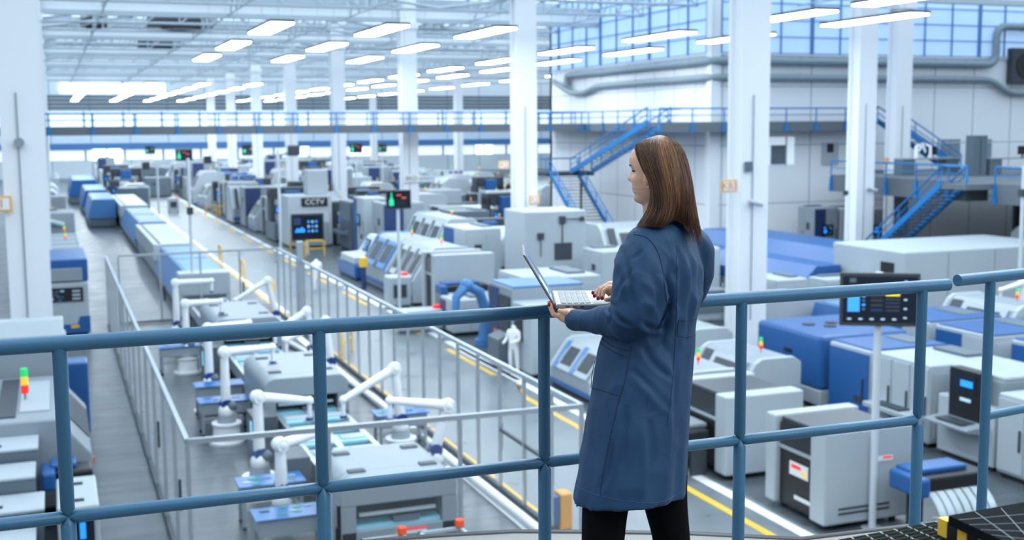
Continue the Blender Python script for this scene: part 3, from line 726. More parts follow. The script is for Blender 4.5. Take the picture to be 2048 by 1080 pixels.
def cabinet(x0, x1, y0, y1, h, label, body=WHITE, stripe=BLUE, face='-x', scr=False, shelf=False, bluetop=False, doors=2, rnd=.04, name='machine_cabinet'):
    rz = -PI/2 if face == '-x' else 0; r = root(name, x0, x1, y0, y1, label, 'machine', rz)
    w, d = ((y1-y0)/2, (x1-x0)/2) if face == '-x' else ((x1-x0)/2, (y1-y0)/2)
    MB().box(-w, w, -d, d, .12, h, body, rnd).build('body', None, r)
    MB().box(-w+.08, w-.08, -d+.08, d-.08, 0, .13, BLACK).build('plinth', None, r)
    if bluetop: MB().box(-w+.02, w-.02, -d+.1, d-.02, h-.01, h+.05, BLUE, .02).build('top_cover', None, r)
    dw = 2*w/doors
    for k in range(doors):
        o = MB().box(-w+k*dw+.04, -w+(k+1)*dw-.04, -d-.03, -d, .2, h-.1, stripe if (k == 0 and stripe) else body, .01).build('door', None, r)
        handle(o, -w+(k+.85)*dw, -d-.03, h*.5, h*.25)
    if scr: 
        screen(r, (w*.1, -d-.1, h*.62), min(1., w*.9), .6)
    if shelf:
        MB().prism([(-d-.55, h*.36), (-d, h*.3), (-d, h*.42), (-d-.55, h*.42)], -w*.8, w*.9, 'x', body, .02).build('shelf', None, r)
        MB().box(-w*.5, w*.5, -d-.5, -d-.15, h*.42, h*.44, DGREY).build('keyboard', None, r)
    MB().box(w*.3, w*.75, -d-.045, -d-.03, h*.3, h*.38, DGREY).build('grille', None, r)
    for sgn in (-1, 1):
        q = MB().box(sgn*w, sgn*(w+.02), -d+.15, d*.1, h*.12, h*.9, body).box(sgn*w, sgn*(w+.02), d*.18, d-.12, h*.12, h*.9, body); o = q.build('side_panel', None, r)
        MB().box(sgn*(w+.02), sgn*(w+.035), -d*.5, -d*.1, h*.62, h*.74, DGREY).box(sgn*(w+.02), sgn*(w+.035), d*.3, d*.36, h*.4, h*.6, DGREY).build('vent', None, o)
    MB().box(-w*.7, w*.5, d*.3, d*.8, h, h+.08, MGREY, .02).build('top_duct', None, r)
    return r
def blue_box(x0, x1, y0, y1, h, label):
    r = root('blue_enclosure', x0, x1, y0, y1, label, 'machine'); w, d = (x1-x0)/2, (y1-y0)/2
    MB().box(-w, w, -d, d, h*.25, h, BLUE, .12).build('enclosure', None, r); MB().box(-w, w, -d, d, .1, h*.26, WHITE, .03).build('base', None, r)
    for k in range(4): MB().cyl((-.6+.4*k, .25*(-1)**k, h-.02), .19, .05, BLACK, 16).build('fan_grille', None, r)
    MB().box(-w-.015, -w, -.25, .15, h*.66, h*.72, BLACK).build('lettering', None, r)
    MB().cyl((-w-.02, -.1, h*.45), .08, .02, PAPERW, 12, axis='x').build('badge', None, r)
    MB().box(-w+.1, w-.1, -d+.05, d-.05, 0, .1, BLACK).build('plinth', None, r)
    return r
def long_line(x0, x1, y0, y1, h, label):
    r = root('panel_line', x0, x1, y0, y1, label, 'machine'); w, d = (x1-x0)/2, (y1-y0)/2
    MB().box(-w, w, -d, d, .1, h*.55, WHITE, .04).build('base', None, r); MB().box(-w+.1, w-.1, -d+.1, d-.1, 0, .1, BLACK).build('plinth', None, r)
    MB().prism([(-w-.05, h*.5), (-w-.05, h*.72), (-w+.6, h), (w, h), (w, h*.5)], -d+.1, d-.1, 'y', BLUE, .03).build('hood', None, r)
    for k in range(3): MB().box(-w-.15, -w+.3, -d+.5+k*(2*d-1)/2-.35, -d+.5+k*(2*d-1)/2+.35, .2, h*.62, WHITE, .03).build('panel', None, r)
    return r
def tank(x0, x1, y0, y1, h, label):
    r = root('rounded_machine', x0, x1, y0, y1, label, 'machine'); w, d = (x1-x0)/2, (y1-y0)/2
    pr = [(-w, .4), (-w, h*.6)]+[(-w+.9-.9*math.cos(a), h*.6+h*.4*math.sin(a)) for a in [PI/2*i/6 for i in range(1, 7)]]+[(w-.9+.9*math.sin(a), h*.6+h*.4*math.cos(a)) for a in [PI/2*i/6 for i in range(0, 6)]]+[(w, h*.6), (w, .4)]
    MB().prism(pr, -d, d, 'y', WHITE, .08).build('cover', None, r); MB().box(-w+.1, w-.1, -d+.1, d-.1, .05, .5, MGREY).build('base', None, r)
    for k in range(3): MB().box(-w-.02, -w+.4, -d+.6+k*2*d/3.2, -d+.5+k*2*d/3.2+1.3, h*.45, h*.72, DGREY, .02).build('side_window', None, r)
    MB().box(-w*.2, w*.5, -d-.03, -d, h*.55, h*.62, DGREY).build('slot', None, r)
    return r
def robot(x, y, rz, label, sh=1.0, el=1.35, reach=1.25, tilt=0., fore=0., rail_h=0.):
    """six-axis white arm: pedestal, turret, lower arm, forearm, wrist"""
    r = empty('robot_arm', (x, y, 0), rz, label, 'robot')
    b = MB().cyl((0, 0, 0), .46, .06, ROBOT, 24).cyl((0, 0, .06), .36, .42, ROBOT, 24, .33).cyl((0, 0, .48), .38, .05, ROBOT, 24); b.build('pedestal', None, r)
    MB().cyl((0, 0, .53), .24, .2, LGREY, 18, .2).ball((0, 0, .82), .2, ROBOT).ball((.12, -.1, .95), .13, MGREY).build('turret', None, r)
    S = Vector((0, 0, 1.0)); E = S+Vector((math.sin(tilt)*el, 0, math.cos(tilt)*el)); Wp = E+Vector((math.cos(fore)*reach, 0, math.sin(fore)*reach))
    MB().tube([S-Vector((.0, .12, 0)), S+Vector((0, .16, 0))], .14, mat('dark_blue_joint_ring', (30, 62, 128), .4), 16).build('shoulder_joint', None, r)
    MB().tube([S, S.lerp(E, .12), S.lerp(E, .5), E], [.11, .125, .115, .1], ROBOT, 16).ball(E, .16, ROBOT).build('lower_arm', None, r)
    MB().tube([E+Vector((0, .13, 0)), E-Vector((0, .13, 0))], .13, ROBOT, 16).tube([E, E.lerp(Wp, .5), Wp], [.115, .1, .075], ROBOT, 16).ball(Wp, .1, ROBOT).build('forearm', None, r)
    Tl = Wp-Vector((0, 0, .38)); t = MB().tube([Wp, Tl], [.055, .045], ROBOT, 12).cyl(Tl-Vector((0, 0, .05)), .09, .05, mat('dark_blue_joint_ring', (30, 62, 128)), 12); t.box(Tl.x-.14, Tl.x+.14, -.02, .02, Tl.z-.1, Tl.z-.05, STEEL); t.build('gripper', None, r)
    return r
def work_table(x, y, label, w=1.35, d=.75, h=.92, m=None, green=False):
    r = empty('work_table', (x, y, 0), 0, label, 'table')
    MB().box(-w/2+.06, w/2-.06, -d/2+.05, d/2-.05, h-.34, h-.03, LGREY, .01).build('apron', None, r)
    for sx in (-1, 1):
        for sy in (-1, 1): MB().box(sx*(w/2-.1)-.035, sx*(w/2-.1)+.035, sy*(d/2-.1)-.035, sy*(d/2-.1)+.035, .06, h-.3, LGREY).cyl((sx*(w/2-.1), sy*(d/2-.1), 0), .045, .07, BLACK, 8).build('leg', None, r)
    MB().box(-w/2+.1, w/2-.1, -d/2+.1, d/2-.1, .35, .38, LGREY).build('shelf', None, r)
    t = MB().box(-w/2, w/2, -d/2, d/2, h-.03, h, BLUEP, .008); t.build('circuit_panel', None, r)
    g = MB(); rn = random.Random(int(x*10+y*7))
    for k in range(10): a, c = rn.uniform(-w/2+.1, w/2-.25), rn.uniform(-d/2+.06, d/2-.16); g.box(a, a+rn.uniform(.06, .2), c, c+rn.uniform(.03, .12), h, h+.012, GREENP if (green and k % 2) else (WHITE if k % 3 == 0 else SKYB))
    g.build('components', None, r)
    return r
def pedestal(x, y, label):
    r = empty('control_pedestal', (x, y, 0), 0, label, 'pedestal'); MB().box(-.3, .3, -.5, .5, 0, 1.15, mat('slate_enamel', (84, 92, 102), .45), .02).build('cabinet', None, r)
    MB().box(-.31, -.3, -.3, -.12, .55, 1.0, mat('cyan_lit_display', (120, 210, 245), .3, emit=.9)).build('display', None, r); return r
def conveyor(x0, x1, y0, y1, label):
    r = root('conveyor', x0, x1, y0, y1, label, 'conveyor'); w, d = (x1-x0)/2, (y1-y0)/2
    MB().box(-w, -w+.12, -d, d, .55, .92, STEEL).box(w-.12, w, -d, d, .55, .92, STEEL).box(-.08, .08, -d, d, .6, .92, STEEL).build('side_rails', None, r)
    MB().box(-w+.12, -.08, -d, d, .78, .82, DGREY).box(.08, w-.12, -d, d, .78, .82, DGREY).build('belt', None, r)
    n = max(2, int((y1-y0)/2))
    for k in range(n):
        for s in (-1, 1): MB().box(s*(w-.1)-.05, s*(w-.1)+.05, -d+.2+k*(2*d-.5)/(n-1), -d+.3+k*(2*d-.5)/(n-1), 0, .55, LGREY).build('leg', None, r)
    return r
TR0 = []
def tray(x, y, z, label, group):
    if not TR0:
        r = empty('tray'); MB().box(-.36, .36, -.34, .34, 0, .1, CYAN, .02).build('bin', None, r); MB().box(-.28, .28, -.2, .2, .1, .13, WHITE, .01).build('lid', None, r); TR0.append(r)
    else: r = copy_tree(TR0[0])
    r.location = (x, y, z); tag(r, label, 'tray', group); return r
def pole_monitor(x, y, zc, w, h, label, ptop=None, glow=SCRB, scene='ui', pr=.075, base=True):
    r = empty('monitor_stand', (x, y, 0), 0, label, 'monitor')
    MB().cyl((0, .12, 0), pr, ptop or zc+h/2, mat('pale_pole', (205, 212, 220), .4), 16).build('pole', None, r)
    if base: MB().cyl((0, .12, 0), .22, .03, LGREY, 16).build('base_plate', None, r)
    off = 0
    MB().box(-w/2, w/2, -.03, .04, zc-h/2, zc+h/2, mat('graphite_bezel', (58, 62, 70), .5), .02).build('bezel', None, r)
    s = MB().box(-w*.46, w*.46, -.036, -.03, zc-h*.43, zc+h*.43, SCRD); s.build('display', None, r)
    g = MB(); X = lambda t: -w/2+w*t; Z = lambda t: zc-h/2+h*t; y0, y1 = -.042, -.036
    if scene == 'ui':
        g.box(X(.1), X(.25), y0, y1, Z(.27), Z(.57), glow)
        for k in range(4): g.box(X(.28), X(.32), y0, y1, Z(.3+.08*k), Z(.34+.08*k), glow if k % 2 else MGREY)
        g.box(X(.57), X(.75), y0, y1, Z(.57), Z(.62), SCRY)
        for k in range(4):
            g.box(X(.39), X(.54), y0, y1, Z(.28+.09*k), Z(.33+.09*k), DGREY if k else NAVY); g.box(X(.57), X(.75), y0, y1, Z(.28+.07*k), Z(.32+.07*k), DGREY if k != 2 else NAVY)
        for k in range(5): g.box(X(.1+.14*k), X(.15+.14*k), y0, y1, Z(.12), Z(.15), SCRW); g.box(X(.8), X(.84), y0, y1, Z(.15+.17*k), Z(.18+.17*k), SCRW)
        g.box(X(.12), X(.2), y0, y1, Z(.82), Z(.9), MGREY)
    elif scene == 'bottle':
        g.prism([(X(.12), Z(.18)), (X(.3), Z(.18)), (X(.3), Z(.45)), (X(.24), Z(.62)), (X(.23), Z(.88)), (X(.19), Z(.88)), (X(.18), Z(.62)), (X(.12), Z(.45))], y0, y1, 'y', SCRG)
        g.box(X(.42), X(.6), y0, y1, Z(.7), Z(.76), SCRR); g.box(X(.62), X(.8), y0, y1, Z(.55), Z(.62), SCRR)
        for k in range(3): g.box(X(.42), X(.8), y0, y1, Z(.2+.1*k), Z(.22+.1*k), DGREY)
    else:
        g.box(X(.08), X(.3), y0, y1, Z(.6), Z(.85), NAVY); g.prism([(X(.1), Z(.32)), (X(.42), Z(.32)), (X(.42), Z(.42)), (X(.33), Z(.52)), (X(.25), Z(.44)), (X(.18), Z(.48))], y0, y1, 'y', glow)
        for i in range(3):
            for k in range(3): g.box(X(.5+.12*i), X(.56+.12*i), y0, y1, Z(.32+.17*k), Z(.4+.17*k), SCRW if (i+k) % 2 else glow)
    g.build('interface', None, r)
    return r

# ------------------------------------------------------------------ the robot line inside the fence
assembly_machine(4.5, 6.68, 20.45, 22.6, 1.78, 'nearest grey rounded machine with white trays in its front opening')
assembly_machine(4.68, 6.82, 29.7, 33.2, 1.78, 'second grey rounded machine, beyond the trays, with a wide front opening')
assembly_machine(4.72, 6.9, 39.8, 44.0, 1.78, 'third grey rounded machine, just below the blue oven hoods')
conveyor(4.9, 6.6, 22.7, 29.6, 'conveyor with pale blue trays between the first and second grey machines')
conveyor(4.9, 6.6, 33.3, 39.7, 'conveyor with pale blue trays between the second and third grey machines')
conveyor(4.95, 6.6, 44.1, 51.4, 'conveyor running from the third grey machine into the blue oven')
for s, nm in ((-.42, 'left'), (.42, 'right')):
    for k in range(6): tray(5.75+s, 23.3+1.12*k, .82, 'pale blue tray, %s from the front in the %s lane of the near conveyor' % (ORD[k], nm), 'pale blue trays on the near conveyor')
    for k in range(5): tray(5.75+s, 34.+1.15*k, .82, 'pale blue tray, %s from the front in the %s lane of the second conveyor' % (ORD[k], nm), 'pale blue trays on the second conveyor')
robot(3.88, 22.9, rad(20), 'nearest white robot arm, at the bottom left of the grey machine', el=.9, reach=1.1, fore=.1)
robot(3.9, 25.7, rad(15), 'white robot arm standing behind the green and blue circuit tables', el=1.25, reach=1.25, fore=-.2)
robot(3.87, 30.8, rad(12), 'white robot arm on a round base left of the second grey machine', el=1.35, reach=1.3)
robot(3.9, 34.5, rad(8), 'white robot arm behind the blue circuit tables', el=1.4, reach=1.2, fore=.05)
robot(3.87, 40.4, rad(8), 'white robot arm on a round base farther up the left side', el=1.3, reach=1.2)
robot(3.95, 44.5, rad(5), 'farthest white robot arm on the left side of the line', el=1.5, reach=1.3)
robot(7.55, 24.6, rad(175), 'white robot arm leaning over the trays from the right, nearest', el=1.0, reach=1.3, tilt=-.3, fore=.15)
robot(7.6, 27.6, rad(185), 'white robot arm reaching over the trays, second on the right', el=1.25, reach=1.45, tilt=.1, fore=-.45)
robot(7.6, 35.4, rad(180), 'white robot arm right of the second conveyor', el=1.25, reach=1.3, tilt=.1, fore=-.4)
robot(7.65, 38.0, rad(186), 'white robot arm right of the third grey machine front', el=1.2, reach=1.2, tilt=.2, fore=-.5)
robot(7.7, 45.6, rad(183), 'farthest white robot arm on the right side of the line', el=1.3, reach=1.4, tilt=.2, fore=-.5)
for (px, py, lb, g) in [(578, 1022, 'work table with green and blue circuit boards nearest the bottom', True), (540, 958, 'work table with green and blue circuit boards behind the nearest one', True),
                        (447, 797, 'work table with a plain blue circuit panel left of the second grey machine', False), (437, 766, 'work table with a blue circuit panel, farther of the pair', False),
                        (358, 690, 'work table with a blue circuit panel at the far left robot', False)]:
    x, y = G(px, py, .92); work_table(x-.0, y, lb, green=g)
x, y = G(800, 822, .92); work_table(x, y, 'work table with blue and green boards right of the nearest grey machine', green=True)
for y, n in ((28.9, 'near'), (38.8, 'far'), (25.0, 'nearest')): pedestal(4.48, y, '%s slate grey control pedestal with a cyan display beside the robots' % n)
# frames on the outfeed in front of the nearest machine
for k, x in enumerate((5.0, 6.05)):
    r = empty('pallet_frame', (x, 19.2, 0), 0, 'white rectangular frame with an orange block, %s of the pair below the nearest machine' % ('left' if k == 0 else 'right'), 'frame')
    b = MB()
    for (a, c, e, f) in ((-.4, .4, -.3, -.24), (-.4, .4, .24, .3), (-.4, -.34, -.3, .3), (.34, .4, -.3, .3)): b.box(a, c, e, f, .95, 1.01, WHITE)
    b.build('frame_bars', None, r); q = MB()
    for sx in (-.36, .36):
        for sy in (-.27, .27): q.box(sx-.03, sx+.03, sy-.03, sy+.03, 0, .95, LGREY)
    q.build('legs', None, r); MB().box(.28, .42, .2, .34, 1.01, 1.15, mat('red_orange_block', (250, 90, 50), .4), .02).build('block', None, r)

# line ovens beyond the fence
oven(4.85, 6.95, 52.6, 66.2, 1.78, 'blue hooded oven with a white end box just beyond the fence', [(.08, .52, SKYB), (.5, 1., SKYB)])
oven(4.9, 7.0, 67.2, 82.0, 1.85, 'white topped oven behind the blue hooded one', [(0, 1, WHITE)], False)
oven(4.9, 7.0, 83.2, 99.5, 1.85, 'second blue hooded oven farther up the line', [(0, .5, SKYB), (.5, 1., SKYB)], False)
oven(4.95, 7.1, 100.5, 118, 2.0, 'far white oven with a black slot up the line', [(0, 1, WHITE)], False)
oven(2.6, 4.8, 104.5, 116.5, 2.3, 'far blue topped machine standing left of the line', [(0, 1, SKYB)], False)
oven(2.5, 4.8, 121, 134, 2.3, 'farther blue topped machine left of the line', [(0, 1, BLUE)], False)
oven(1.6, 4.4, 139, 155, 2.6, 'farthest blue topped machine near the bright far window', [(0, 1, BLUE)], False)

# ------------------------------------------------------------------ left of the fence
r = root('coating_machine', -3.2, .5, 26.2, 31.0, 'large grey machine with a sloped right flank at the lower left', 'machine')
MB().prism([(-1.85, .15), (1.75, .15), (1.85, .5), (1.85, 1.25), (1.2, 2.05), (-1.85, 2.05)], -2.4, 2.4, 'y', LGREY, .05).build('body', None, r)
MB().box(-1.7, 1.7, -2.3, 2.3, 0, .16, BLACK).build('plinth', None, r)
MB().box(-1.2, -.1, -1.6, 1.6, 2.04, 2.09, WHITE, .01).box(.45, 1.05, -1.6, 1.6, 2.04, 2.09, WHITE, .01).build('top_panel', None, r)
MB().box(0, .38, -2.0, 2.1, 2.04, 2.08, DGREY).box(-1.2, -.2, .3, 1.3, 2.09, 2.11, DGREY).build('vent', None, r)
MB().add([(1.84, -1.2, 1.3), (1.84, 1.6, 1.3), (1.28, 1.6, 1.98), (1.28, -1.2, 1.98)], [(0, 1, 2, 3)], DGREY).build('side_window', None, r)
MB().box(1.84, 1.9, -2., -1.9, .9, 1.05, ORANGE).build('switch', None, r); signal_tower(r, .55, -.4, 2.06, 2.0)
for k, (y0, h, x1) in enumerate([(25.1, 1.7, -.55), (23.9, 1.45, -.6), (22.75, 1.15, -.45), (21.6, .85, -.6)]):
    r = root('storage_module', -3.2, x1, y0, y0+1.08, 'white topped module, %s step down in front of the large grey machine' % ORD[k], 'module'); w = (x1+3.2)/2
    MB().box(-w, w, -.54, .54, .1, h, MGREY, .02).build('body', None, r); MB().box(-w-.02, w+.02, -.56, .56, h, h+.06, WHITE, .02).build('top', None, r)
    MB().box(w*.3, w*.5, -.3, -.22, h+.06, h+.09, BLACK).build('grip', None, r); MB().box(-w+.1, w-.1, -.5, .5, 0, .1, BLACK).build('plinth', None, r)
r = empty('label_printer', (.2, 23.2, 0), 0, 'small white boxed unit with a dark blue screen at the bottom left', 'machine')
MB().box(-.42, .3, -.9, 1.1, .1, 1.3, WHITE, .04).build('body', None, r); MB().box(-.3, .2, -.93, -.9, .6, 1.15, SCRD).box(-.05, .05, -.94, -.93, .7, 1.0, SCRB).build('display', None, r)
MB().box(-.25, .05, -.6, -.5, 1.3, 1.33, BLACK).build('grip', None, r); MB().box(-.25, .05, .5, .6, 1.3, 1.33, BLACK).build('grip', None, r); MB().box(-.35, .25, -.8, 1, 0, .1, BLACK).build('plinth', None, r)
roll_unit(.12, 25.4, .9, .7, 'small black roller with clear film beside the large grey machine')
r = root('press_machine', -3.3, .62, 33.6, 35.6, 'blue topped machine with two round vents at the left', 'machine')
for q in (): pass
MB().box(-1.96, .55, -1.6, -1.0, .1, 2.3, LGREY, .05).box(-1.96, 1.96, -1.9, -1.0, .1, 2.0, BLUE, .05).build('body', None, r)
for x in (.4, 1.1): MB().cyl((x, -1.45, 2.0), .2, .03, BLACK, 16).cyl((x, -1.45, 2.03), .08, .02, WHITE, 12).build('vent', None, r)
MB().box(-1.9, 1.9, -1.85, -1.05, 0, .1, BLACK).build('plinth', None, r)
r = root('loading_machine', -1.9, .15, 31.1, 32.1, 'tall light grey machine with a folded lid in front of the left pillar', 'machine')
MB().box(-1.0, 1.0, -.35, .5, .1, 3.0, LGREY, .05).build('body', None, r); MB().prism([(-.35, 2.95), (.5, 2.95), (.5, 3.35), (0, 3.35)], -.75, .95, 'x', WHITE, .04).build('lid', None, r); MB().box(-.95, .95, -.3, .45, 0, .1, BLACK).build('plinth', None, r)
r = root('inspection_machine', -1.3, 1.1, 49.6, 54.2, 'tall white machine with a blue upper band and lit screens at the left', 'machine')
MB().box(-1.2, 1.2, -2.3, 2.2, .1, 2.1, WHITE, .06).build('body', None, r); MB().box(-1.22, 1.22, -2.2, 2.2, 2.1, 3.0, BLUE, .06).build('upper_band', None, r)
MB().box(-1.0, 1.0, -2.33, -2.2, 2.15, 2.65, LGREY, .02).build('front_cover', None, r)
w_ = MB().box(-1.05, 1.0, -2.34, -2.28, 1.35, 1.9, BLACK); w_.build('window', None, r); g = MB(); rn = random.Random(3)
for k in range(26): a, c = rn.uniform(-1., .2), rn.uniform(1.38, 1.78); g.box(a, a+rn.uniform(.06, .2), -2.35, -2.34, c, c+rn.uniform(.03, .09), rn.choice([SKYB, CYAN, MGREY, DGREY, WHITE]))
for k in range(3): g.box(.6, .9, -2.35, -2.34, 1.42+.15*k, 1.5+.15*k, WHITE)
g.build('components', None, r); MB().prism([(-1.2, .1), (1.22, .1), (1.22, .75), (.85, .75), (.75, .45), (-1.2, .45)], -2.34, -2.28, 'y', BLUE).build('lower_band', None, r)
MB().box(.5, .8, -2.36, -2.34, .3, .42, YEL).build('nameplate', None, r); MB().box(-1.1, 1.1, -2.2, 2.1, 0, .1, BLACK).build('plinth', None, r)
for k in range(4): lathe(-1.4, 1.05, 57.5+2.3*k, 59.6+2.3*k, 2.75, 'striped cover machine, %s of the four in a row at the left' % ORD[k], face='-y', tower=k in (1, 3), nwin=2, stripe=BLACK)
cabinet(-2.4, 1.0, 69.5, 73.0, 3.55, 'tall pale grey cabinet behind the striped covers at the left', LGREY, None, '-y', doors=2)
cabinet(-1.7, .7, 80, 84, 3.9, 'tall grey cabinet with an orange sign at the far left', LGREY, None, '-y', doors=1)
MB_ = MB().box(-1.2, .0, 79.9, 79.95, 2.8, 3.3, SIGNO).box(-1.1, -.1, 79.88, 79.9, 2.87, 3.23, PAPERW); tag(MB_.build('orange_sign'), 'orange bordered sign on the far left grey cabinet', 'sign')
for k in range(9):
    y = 86+9.*k
    if min(abs(y+2.5-q) for q in PY) < 3.6: continue
    (cabinet if k % 2 else tank)(-2.6, .6, y, y+5, 2.6+.3*(k % 3), '%s machine back along the far left wall of cabinets' % ORD[k].capitalize())

# ------------------------------------------------------------------ right of the aisle, near rows
printer(13.95, 15.9, 19.2, 21.3, 2.0, 'large black hooded print machine between white end plates at the lower right')
roll_unit(16.05, 18.35, .95, 1.5, 'black roller head with blue cap shedding clear film, by the large black machine', rz=rad(0))
printer(13.95, 15.85, 22.9, 25.3, 1.95, 'second black hooded print machine, behind the nearest one', decor=False)
roll_unit(13.45, 24.2, .75, 1.4, 'winder with a coil of clear film beside the second black machine', rz=-PI/2, blue=LGREY)
lathe(14.2, 16.6, 26.6, 29.4, 1.75, 'low white machine with a slanted lid and signal lamp by the woman\'s coat hem', nwin=1, trim=DGREY)
lathe(14.2, 16.3, 31.0, 34.0, 1.5, 'low white and blue machine directly left of the woman\'s coat', nwin=2, trim=BLUE, stripe=SKYB)
r = root('packing_machine', 13.95, 16.6, 35.0, 38.8, 'navy and grey packing machine the white clad worker stands at', 'machine')
MB().box(-1.3, 1.3, -.2, 1.9, .1, 2.7, LGREY, .05).build('body', None, r); MB().box(-1.34, -.9, 1.0, 1.95, .1, 2.6, NAVY, .03).build('side_door', None, r)
MB().box(-1.36, -1.3, -.1, .9, 1.0, 2.4, DGREY).build('window', None, r); MB().prism([(-1.75, .15), (-1.3, .15), (-1.3, 1.2), (-1.75, 1.0)], -.1, .95, 'y', MGREY, .03).build('console', None, r)
MB().box(-1.3, 1.3, -1.9, -.2, .1, 2.3, WHITE, .05).build('front_cabinet', None, r); MB().box(-1.34, -1.3, -1.2, -.5, 1.1, 2.0, BLACK).build('screen', None, r)
MB().box(-1.37, -1.34, 1.2, 1.35, 1.0, 1.15, ORANGE).build('switch', None, r); MB().box(-1.2, 1.2, -1.8, 1.8, 0, .1, BLACK).build('plinth', None, r)
MB().box(-1.25, 1.3, -.2, 1.9, 2.7, 2.76, SKYB).build('top_cover', None, r)
r = empty('blue_robot_arm', (14.6, 41.2, 0), rad(200), 'light blue bent robot arm beside the navy packing machine', 'robot')
MB().cyl((0, 0, 0), .35, .25, SKYB, 16).build('pedestal', None, r); MB().tube([(0, 0, .2), (-.1, 0, 1.2), (.2, 0, 2.0), (.8, 0, 2.3)], [.24, .2, .2, .16], SKYB, 14).build('lower_arm', None, r)
MB().tube([(.8, 0, 2.3), (1.3, 0, 1.9), (1.35, 0, 1.0)], [.2, .16, .1], SKYB, 12).ball((.8, 0, 2.3), .25, SKYB).build('forearm', None, r)
cabinet(14.1, 15.4, 43.4, 45.0, 1.4, 'small white box with a navy door left of the light blue robot arm', WHITE, NAVY, '-x')
cabinet(15.7, 18.6, 39.6, 42.6, 2.6, 'white and grey machine behind the light blue robot arm', WHITE, None, '-x', doors=3)
# the long white machining line with blue control desk
r = root('control_desk', 14.6, 16.6, 61.5, 65.5, 'blue and white control desk with a tilted screen at the aisle edge', 'desk')
MB().box(-1., 1., -2, 2, .1, .85, BLUE, .08).build('base', None, r); MB().prism([(-1., .85), (1., .85), (1., 2.2), (.6, 2.2), (0, 1.3), (-1., 1.25)], -1.9, 1.2, 'y', WHITE, .06).build('console', None, r)
screen(r, (-.1, -1.0, 1.8), 1.0, .7, '-x', SCRB, tilt=-.4); MB().box(-.9, .9, -1.9, 1.9, 0, .1, BLACK).build('plinth', None, r)
lathe(14.9, 17.8, 56.5, 61.0, 2.6, 'white machining centre with blue hood beside the control desk', side=SKYB, nwin=2)
lathe(14.9, 17.9, 51.8, 56.3, 2.6, 'long white machining centre with dark striped windows at the aisle', nwin=3, tower=True)
printer(14.7, 17.2, 47.3, 49.2, 2.75, 'white block machine with a dark gap at the aisle, left of the striped lathe', decor=False)
roll_unit(15.6, 46.3, 1.3, 1.8, 'black roller with clear film and a blue end in front of the white block machine')
cabinet(18.9, 20.8, 56.0, 59.5, 3.0, 'blue and white cabinet just left of the middle pillar', WHITE, BLUE, '-x', doors=2)
lathe(18.6, 21.2, 60.5, 66.5, 3.2, 'white machine with dark curved stripes behind the blue and white cabinet', nwin=3)
r = root('tall_cabinet', 20.3, 23.4, 51.4, 54.3, 'tall white cabinet with black conduit boxes standing at the middle pillar', 'cabinet')
MB().box(-1.55, 1.55, -1.4, 1.4, .1, 4.1, WHITE, .06).build('body', None, r); MB().box(-1.45, 1.45, -1.3, 1.3, 0, .1, BLACK).build('plinth', None, r)
MB().box(-.1, .8, -1.44, -1.4, 1.8, 2.6, DGREY, .02).build('control_panel', None, r)
t = MB().tube([(.3, -1.45, 2.6), (.3, -1.45, 3.7), (1.3, -1.45, 3.7)], .03, DGREY, 6).tube([(-.8, -1.45, 2.9), (-.8, -1.45, 2.0)], .02, DGREY, 6).box(.15, .45, -1.5, -1.4, 3.5, 3.85, DGREY).box(1.2, 1.4, -1.5, -1.4, 3.6, 3.8, DGREY).box(-.95, -.65, -1.5, -1.4, 2.8, 3.1, DGREY); t.build('conduit', None, r)
MB().box(-.5, .9, -1.43, -1.4, .4, 1.5, LGREY, .01).build('lower_door', None, r)
cabinet(22.7, 24.6, 48.4, 50.4, 2.45, 'white cabinet with a dark grille right of the tall white one', WHITE, None, '-y', doors=2, rnd=.05)
lathe(25.6, 30.0, 53.5, 57.0, 3.1, 'broad white machine with blue trim behind the typing hand', face='-y', nwin=2, trim=BLUE, tower=False)
cabinet(26.2, 28.4, 47.6, 50.2, 2.5, 'white rounded machine with a blue shelf behind the woman\'s sleeve', WHITE, BLUE, '-x', doors=2, rnd=.12)
for k in range(3):
    r = empty('parts_rack', (18.0+2.2*k, 38.5, 0), 0, 'grey wire parts rack behind the laptop, %s from the left' % ORD[k], 'rack'); f = MB()
    for x in (-.95, .95):
        for y in (-.5, .5): f.box(x-.03, x+.03, y-.03, y+.03, 0, 2.1, LGREY)
    f.build('uprights', None, r)
    for z in (.5, 1.1, 1.7): MB().box(-.97, .97, -.52, .52, z, z+.04, LGREY).build('shelf', None, r); MB().box(-.8, .7, -.4, .4, z+.04, z+.3, MGREY, .02).build('bin', None, r)

# near right block
blue_box(19.9, 22.9, 27.9, 31.2, 2.1, 'big blue enclosure with four dark fan grilles on its top')
cabinet(19.9, 22.4, 25.7, 27.5, 2.05, 'blue fronted white cabinet with a blue top right of the big blue enclosure', WHITE, BLUE, '-x', doors=1, bluetop=True)
cabinet(19.9, 22.3, 23.4, 25.5, 2.1, 'white cabinet with dark vertical door grips behind the monitor pole', WHITE, None, '-x', doors=3, shelf=True)
r = root('operator_station', 19.9, 22.0, 21.2, 23.1, 'white operator station with a tall black screen panel and a keyboard shelf', 'machine')
MB().box(-1.05, 1.05, -.95, .95, .1, 1.5, WHITE, .04).box(-.8, 1.05, -.9, .9, 1.5, 2.1, LGREY, .03).box(-.75, 1.0, -.9, .9, 2.1, 2.2, WHITE, .03).build('body', None, r)
MB().box(-1.12, -.8, -.55, .5, 1.05, 2.25, BLACK, .02).build('screen_panel', None, r); MB().box(-1.13, -1.12, -.4, .35, 1.7, 2.15, SCRD).box(-1.14, -1.13, -.3, .1, 1.85, 2.0, SCRB).box(-1.14, -1.13, -.25, .1, 1.5, 1.58, SCRW).build('display', None, r)
